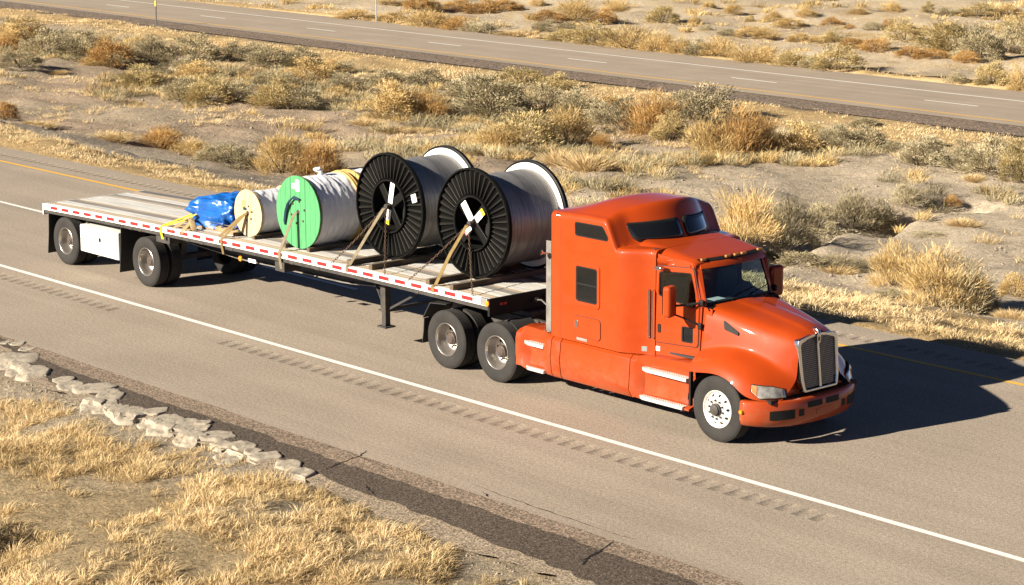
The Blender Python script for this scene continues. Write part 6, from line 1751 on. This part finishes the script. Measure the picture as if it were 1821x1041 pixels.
# front closing panel behind the grille
fr_ = MB()
fr_.prism([(-.76, .77), (.76, .77), (.58, .86), (.46, 1.1), (.43, 1.5), (.36, 1.6), (0, 1.70), (-.36, 1.6), (-.43, 1.5), (-.46, 1.1), (-.58, .86)], 20.325, 20.335, 'x')
o = fr_.build('nose_panel', 'orange_paint', hood)
o.location = (0, YC, 0)
# headlamps
def plan(t):  # along the fender nose: t 0 outer .. 1 inner
    P = [(20.08, 1.145), (20.22, 1.035), (20.34, .875), (20.445, .63)]
    q = t * 3; i = min(int(q), 2); f = q - i
    return (P[i][0] + (P[i + 1][0] - P[i][0]) * f, P[i][1] + (P[i + 1][1] - P[i][1]) * f)
for sg in (-1, 1):
    for nm, a, b, off, m, zs in (('headlamp_bezel', .02, .90, .012, 'black', .012), ('headlamp', .04, .88, .022, 'lamp_painted_glint', 0), ('turn_signal', .045, .19, .026, 'lamp_amber', -.006)):
        n, k = 14, 6; PP = np.zeros((n, k, 3))
        for i in range(n):
            t = a + (b - a) * i / (n - 1)
            t = t + .14 * (1 - t) * 0; x, d = plan(t); x2, d2 = plan(min(t + .02, 1)); nx, nd = -(d2 - d), (x2 - x); L = math.hypot(nx, nd); nx, nd = nx / L, nd / L
            tt = (t - .02) / .88
            zt = 1.005 - .045 * tt + zs - .05 * max(0, tt - .7) * 3; zb = .80 + .16 * max(0, .28 - tt) * 2.6 + .012 * tt - zs
            for j in range(k):
                v = j / (k - 1); z = zb + (zt - zb) * v
                lean = -.055 * v
                PP[i, j] = (x + nx * (off + lean), YC + sg * (d + nd * (off + lean)), z)
        V, F = grid_mesh(PP); o = np_mesh(nm, V, F, m, hood, smooth=True); fixn(o)
        o.modifiers.new('s', 'SOLIDIFY').thickness = .03; o.modifiers['s'].offset = 0
# grille
gr = empty('grille', (0, 0, 0), tk)
def gx(z): return 20.455 - .115 * (z - .87)
go = [(-.385, .835), (.385, .835), (.43, 1.02), (.458, 1.58), (.435, 1.65), (.22, 1.692), (0, 1.708), (-.22, 1.692), (-.435, 1.65), (-.458, 1.58), (-.43, 1.02)]
gi = [(-.345, .875), (.345, .875), (.375, 1.02), (.395, 1.53), (.375, 1.58), (.20, 1.635), (0, 1.655), (-.20, 1.635), (-.375, 1.58), (-.395, 1.53), (-.375, 1.02)]
def gs(off): return lambda d, z: Vector((gx(z) + off, YC + d, z))
def panel_x(name, outer, holes, surf, thick, m, parent, bev=0):
    bm = bmesh.new(); es = []
    for loop in [outer] + holes:
        vs_ = [bm.verts.new((x, 0, z)) for x, z in loop]
        for i in range(len(vs_)): es.append(bm.edges.new((vs_[i], vs_[(i + 1) % len(vs_)])))
    bmesh.ops.triangle_fill(bm, edges=es, use_beauty=True, use_dissolve=False)
    for v in bm.verts: v.co = surf(v.co.x, v.co.z)
    bmesh.ops.recalc_face_normals(bm, faces=bm.faces)
    me = bpy.data.meshes.new(name); bm.to_mesh(me); bm.free(); me.materials.append(MATS[m])
    if sum(p.normal.x for p in me.polygons) < 0: me.flip_normals()
    o = link(bpy.data.objects.new(name, me), parent)
    s = o.modifiers.new('s', 'SOLIDIFY'); s.thickness = thick; s.offset = -1
    if bev: bevel(o, bev, 2, 50)
    return o
panel_x('grille_surround', rpoly(go, .03), [rpoly(gi, .025)], gs(.05), .12, 'chrome', gr, .014)
panel_x('grille_backing', rpoly(gi, .01), [], gs(-.01), .01, 'black', gr)
gb = MB()
def inside(d): return np.interp(abs(d), [0, .20, .375, .395], [1.655, 1.635, 1.58, 1.53])
for d in np.arange(-.36, .37, .028):
    z1 = inside(d) + .01; z0 = .885 if abs(d) < .335 else 1.0
    gb.bar((gx(z0) + .012, YC + d, z0), (gx(z1) + .012, YC + d, z1), .006, .006)
for z in np.arange(.90, 1.66, .03):
    hw = np.interp(z, [.875, 1.02, 1.53, 1.58, 1.635, 1.655], [.345, .375, .395, .375, .20, 0])
    if hw > .03: gb.bar((gx(z) + .016, YC - hw, z), (gx(z) + .016, YC + hw, z), .005, .006)
gb.build('grille_mesh', 'grille_mesh', gr, fix=False)
MB().bar((gx(.87) + .03, YC, .87), (gx(1.68) + .03, YC, 1.68), .045, .04).build('centre_bar', 'chrome', gr, bev=.012)
MB().tube([(20.30, YC, 1.755), (20.36, YC, 1.755), (20.42, YC, 1.735), (20.435, YC, 1.67)], [.012, .024, .030, .022], 12).build('hood_ornament', 'chrome', gr, smooth=True, angle=70)
o = MB().prism(rpoly([(-.03, 1.54), (.03, 1.54), (.042, 1.60), (.042, 1.68), (-.042, 1.68), (-.042, 1.60)], .012), gx(1.6) + .052, gx(1.6) + .066, 'x').build('emblem', 'chrome', gr); o.location.y = YC
o = MB().prism(rpoly([(-.014, 1.575), (.014, 1.575), (.018, 1.60), (.018, 1.64), (-.018, 1.64), (-.018, 1.60)], .006), gx(1.6) + .066, gx(1.6) + .069, 'x').build('emblem_shield', 'chassis', gr); o.location.y = YC
# ---- bumper
def bx_(d): return 19.97 + .58 * max(0, 1 - abs(d / 1.24) ** 2.7) ** .62
ds = [-1.23 * math.sin(math.pi / 2 * t) for t in np.linspace(-1, 1, 45)]
prof = [(-.10, .775), (-.015, .765), (.012, .735), (.022, .60), (.016, .46), (-.02, .365), (-.07, .335), (-.14, .335)]
rows = []
for d in ds:
    e_ = .004; nx = 1.0; nd = -(bx_(min(d + e_, 1.2299)) - bx_(max(d - e_, -1.2299))) / (2 * e_); nd = max(min(nd, 6), -6); L = math.hypot(nx, nd)
    drop = .03 * (abs(d) / 1.245) ** 2
    rows.append([(bx_(d) + nx / L * o_, YC + d + nd / L * o_, z - (drop if z < .5 else 0) * -1) for o_, z in prof])
rows = [[(19.965, rows[0][j][1], rows[0][j][2]) for j in range(len(prof))]] + rows + [[(19.965, rows[-1][j][1], rows[-1][j][2]) for j in range(len(prof))]]
V, F = grid_mesh(np.array(rows)); bu = mk('bumper', V, F, 'orange_paint', tk, smooth=True, angle=50); fixn(bu)
if bu.data.polygons[len(bu.data.polygons) // 2].normal.x < 0: bu.data.flip_normals()
bu.modifiers.new('s', 'SOLIDIFY').thickness = .015; bu.modifiers['s'].offset = -1
def bpatch(name, d0, d1, z0, z1, m, off=.003):
    n = 8; rows = []
    for i in range(n):
        d = d0 + (d1 - d0) * i / (n - 1); nd = -(bx_(d + .004) - bx_(d - .004)) / .008; L = math.hypot(1, nd)
        cz = .006 * (abs(2 * i / (n - 1) - 1) ** 8)
        r = []
        for z in (z0 + cz, z1 - cz):
            o_ = np.interp(z, [.365, .46, .60, .735], [-.02, .016, .022, .012]) + off
            r.append((bx_(d) + o_ / L, YC + d + nd / L * o_, z))
        rows.append(r)
    V, F = grid_mesh(np.array(rows)); o = np_mesh(name, V, F, m, bu); fixn(o); return o
for sg in (-1, 1):
    bpatch('fog_lamp_opening_shade', sg * .98, sg * .60, .475, .625, 'black'); bpatch('tow_opening_shade', sg * .53, sg * .43, .50, .61, 'black')  # flat black patches paint the shade of the bumper recesses
    bpatch('air_slot_shade', sg * .36, sg * .04, .61, .705, 'black')
    MB().tube([(20.02, YC + sg * 1.235, .60), (20.02, YC + sg * 1.29, .60)], [.035, .03], 12).build('corner_lamp', 'amber', bu, smooth=True)
bpatch('plate', -.17, .17, .47, .57, 'orange_paint', .006)
MB().box(20.0, 20.38, YC - 1.0, YC + 1.0, .73, .785).build('bumper_gap', 'black', bu)
# ---- side skirts
def skirt(name, stations, parent, m='orange_paint', sgs=(-1, 1)):
    for sg in sgs:
        rows = [[(x, YC + sg * d, z) for d, z in pr] for x, pr in stations]
        V, F = grid_mesh(np.array(rows)); o = mk(name, V, F, m, parent, smooth=True, angle=30); fixn(o)
        if sum(p.normal.y for p in o.data.polygons) * sg < 0: o.data.flip_normals()
        o.modifiers.new('s', 'SOLIDIFY').thickness = .02; o.modifiers['s'].offset = -1
        bevel(o, .006, 2, 25)
def tank_prof(b, cz): return [(.96, 1.055), (1.14, 1.035), (1.205, .97), (1.232 + b, cz + .03), (1.242 + b, cz - .03), (1.205, .42), (1.16, .345), (1.05, .335)]
skirt('tank_fairing', [(15.97, tank_prof(-.004, .70)), (16.5, tank_prof(.0, .66)), (17.1, tank_prof(.002, .58)), (17.57, tank_prof(0, .52))], tk)
skirt('skirt_band', [(15.745, tank_prof(-.004, .71)), (15.955, tank_prof(-.004, .70))], tk)
skirt('skirt_band', [(15.56, [(.96, 1.065), (1.13, 1.04), (1.20, .96), (1.225, .74), (1.235, .68), (1.19, .42), (1.15, .35), (1.05, .34)]), (15.732, tank_prof(-.004, .71))], tk)
def rec(d0, top): return [(.78, top), (d0 + .02, top - .02), (d0, .90), (d0 - .01, .62), (d0 + .01, .44), (1.20, .40), (1.205, .37), (1.05, .36)]
skirt('step_fairing', [(17.585, tank_prof(0, .52)), (17.68, [(.80, 1.06), (1.13, 1.03), (1.18, .95), (1.19, .70), (1.195, .52), (1.20, .42), (1.19, .37), (1.05, .36)]), (17.80, rec(1.09, 1.07)), (18.3, rec(1.05, 1.09)), (18.87, rec(1.06, 1.12))], tk)
skirt('step_fairing', [(14.86, [(.96, 1.02), (1.12, 1.00), (1.19, .95), (1.215, .86), (1.215, .62), (1.21, .46), (1.21, .40), (1.05, .39)]), (14.97, [(.96, 1.085), (1.10, 1.06), (1.16, .95), (1.17, .82), (1.16, .62), (1.18, .44), (1.20, .40), (1.05, .39)]), (15.10, rec(1.08, 1.09)), (15.54, rec(1.09, 1.07))], tk)
def tread(x0, x1, z, d0, d1, nm='step'):
    for sg in (-1, 1):
        P_ = [(x0, d0), (x0 + .02, d1 - .06), (x0 + .16, d1), (x1, d1 + .004), (x1, d0)]
        o = MB().prism([(x, YC + sg * d) for x, d in P_], z - .055, z, 'z').build(nm, 'step_metal', tk, bev=.008)
        tm = MB()
        for xx in np.arange(x0 + .10, x1 - .04, .05):
            for dd in np.arange(d0 + .02, d1 - .03, .045): tm.box(xx, xx + .026, YC + sg * dd - .008, YC + sg * dd + .008, z, z + .006)
        tag(tm.build('tread_plate', 'aluminium', o, fix=False), kind='stuff')
tread(17.76, 18.80, .875, 1.02, 1.20); tread(17.72, 18.76, .425, 1.02, 1.235)
tread(14.98, 15.53, .83, 1.02, 1.20); tread(15.02, 15.56, .415, 1.02, 1.225)
# ---- chassis
for yy in (YC - .43, YC + .43): MB().box(12.1, 19.9, yy - .04, yy + .04, .74, 1.0).build('frame_rail', 'chassis', tk)
MB().box(15.75, 18.8, YC - 1.0, YC + 1.0, .5, 1.04).build('tank_and_floor', 'chassis', tk)
MB().box(13.1, 14.4, YC - .45, YC + .45, 1.0, 1.10).build('fifth_wheel', 'chassis', tk, bev=.02)
MB().box(14.9, 15.7, YC - .95, YC + .45, 1.0, 1.03).build('deck_plate', 'aluminium', tk)
for xx in (15.2, 15.3, 15.4, 15.5): MB().box(xx, xx + .05, YC - 1.08, YC - .95, .96, 1.06).build('deck_bracket', 'aluminium', tk)
for ax in (13.05, 14.37):
    MB().tube([(ax, .5, .512), (ax, 2.1, .512)], .075, 12).build('axle', 'chassis', tk, smooth=True)
    MB().lathe_y([(.001, -.25), (.2, -.15), (.24, 0), (.2, .15), (.001, .25)], 20).build('differential', 'chassis', tk, smooth=True).location = (ax, YC, .52)
    for yc, sd in ((.205, -1), (.525, -1), (2.385, 1), (2.065, 1)): wheel(tk, ax, yc, side=sd, rim=yc in (.205, 2.385), rot=ax)
wheel(tk, 19.44, .245, front=True, side=-1, rot=.2); wheel(tk, 19.44, 2.345, front=True, side=1)
MB().tube([(19.44, .4, .50), (19.44, 2.2, .50)], .06, 10).build('front_axle', 'chassis', tk, smooth=True)
# quarter fenders and flaps at the drive wheels
for sg in (-1, 1):
    ya, yb = YC + sg * 1.21, YC + sg * .62; y0_, y1_ = min(ya, yb), max(ya, yb)
    flap(12.44, y0_, y1_, .34, .80, -.06).build('mud_flap', 'flap', tk)
    MB().prism([(12.40, .80), (12.42, .80), (12.62, 1.09), (13.05, 1.13), (13.05, 1.145), (12.61, 1.105)], y0_, y1_).build('quarter_fender', 'flap', tk)
    n = 9; V = []
    for i in range(n):
        a = math.radians(8 + 62 * i / (n - 1)); V += [(14.37 + .60 * math.cos(a), YC + sg * 1.09, .52 + .59 * math.sin(a)), (14.37 + .60 * math.cos(a), YC + sg * .62, .52 + .59 * math.sin(a))]
    m = MB(); m.add(V, [(2 * i, 2 * i + 1, 2 * i + 3, 2 * i + 2) for i in range(n - 1)]); o = m.build('quarter_fender', 'rubber', tk); o.modifiers.new('s', 'SOLIDIFY').thickness = .015
# ---- door mirrors
for sg in (-1, 1):
    mr_ = MB().box(-.09, .06, -.12, .12, -.25, .25).build('door_mirror', 'orange_paint', tk, bev=.055); mr_.modifiers['bevel'].segments = 4
    mr_.location = (18.47, YC + sg * 1.225, 2.05); mr_.rotation_euler.z = sg * -.25
    MB().box(-.098, -.088, -.09, .09, -.20, .20).build('mirror_glass', 'window_dark', mr_)
    MB().tube([(18.48, YC + sg * 1.2, 1.98), (18.62, YC + sg * 1.0, 1.99), (18.76, YC + sg * .86, 2.02)], .018, 8).build('mirror_arm', 'black', tk, smooth=True)
    MB().tube([(18.48, YC + sg * 1.2, 1.86), (18.62, YC + sg * 1.0, 1.76), (18.76, YC + sg * .86, 1.66)], .014, 8).build('mirror_arm', 'black', tk, smooth=True)
    MB().box(18.72, 18.82, YC + sg * .84 - .03, YC + sg * .84 + .03, 1.98, 2.07).build('mirror_mount', 'black', tk, bev=.02)
    MB().box(18.72, 18.80, YC + sg * .855 - .03, YC + sg * .855 + .03, 1.60, 1.70).build('mirror_mount', 'black', tk, bev=.02)

# children of every root were modelled in world space: keep them there
for r_ in ROOTS:
    inv = Matrix.Translation(r_.location).inverted()
    for c in r_.children: c.matrix_parent_inverse = inv
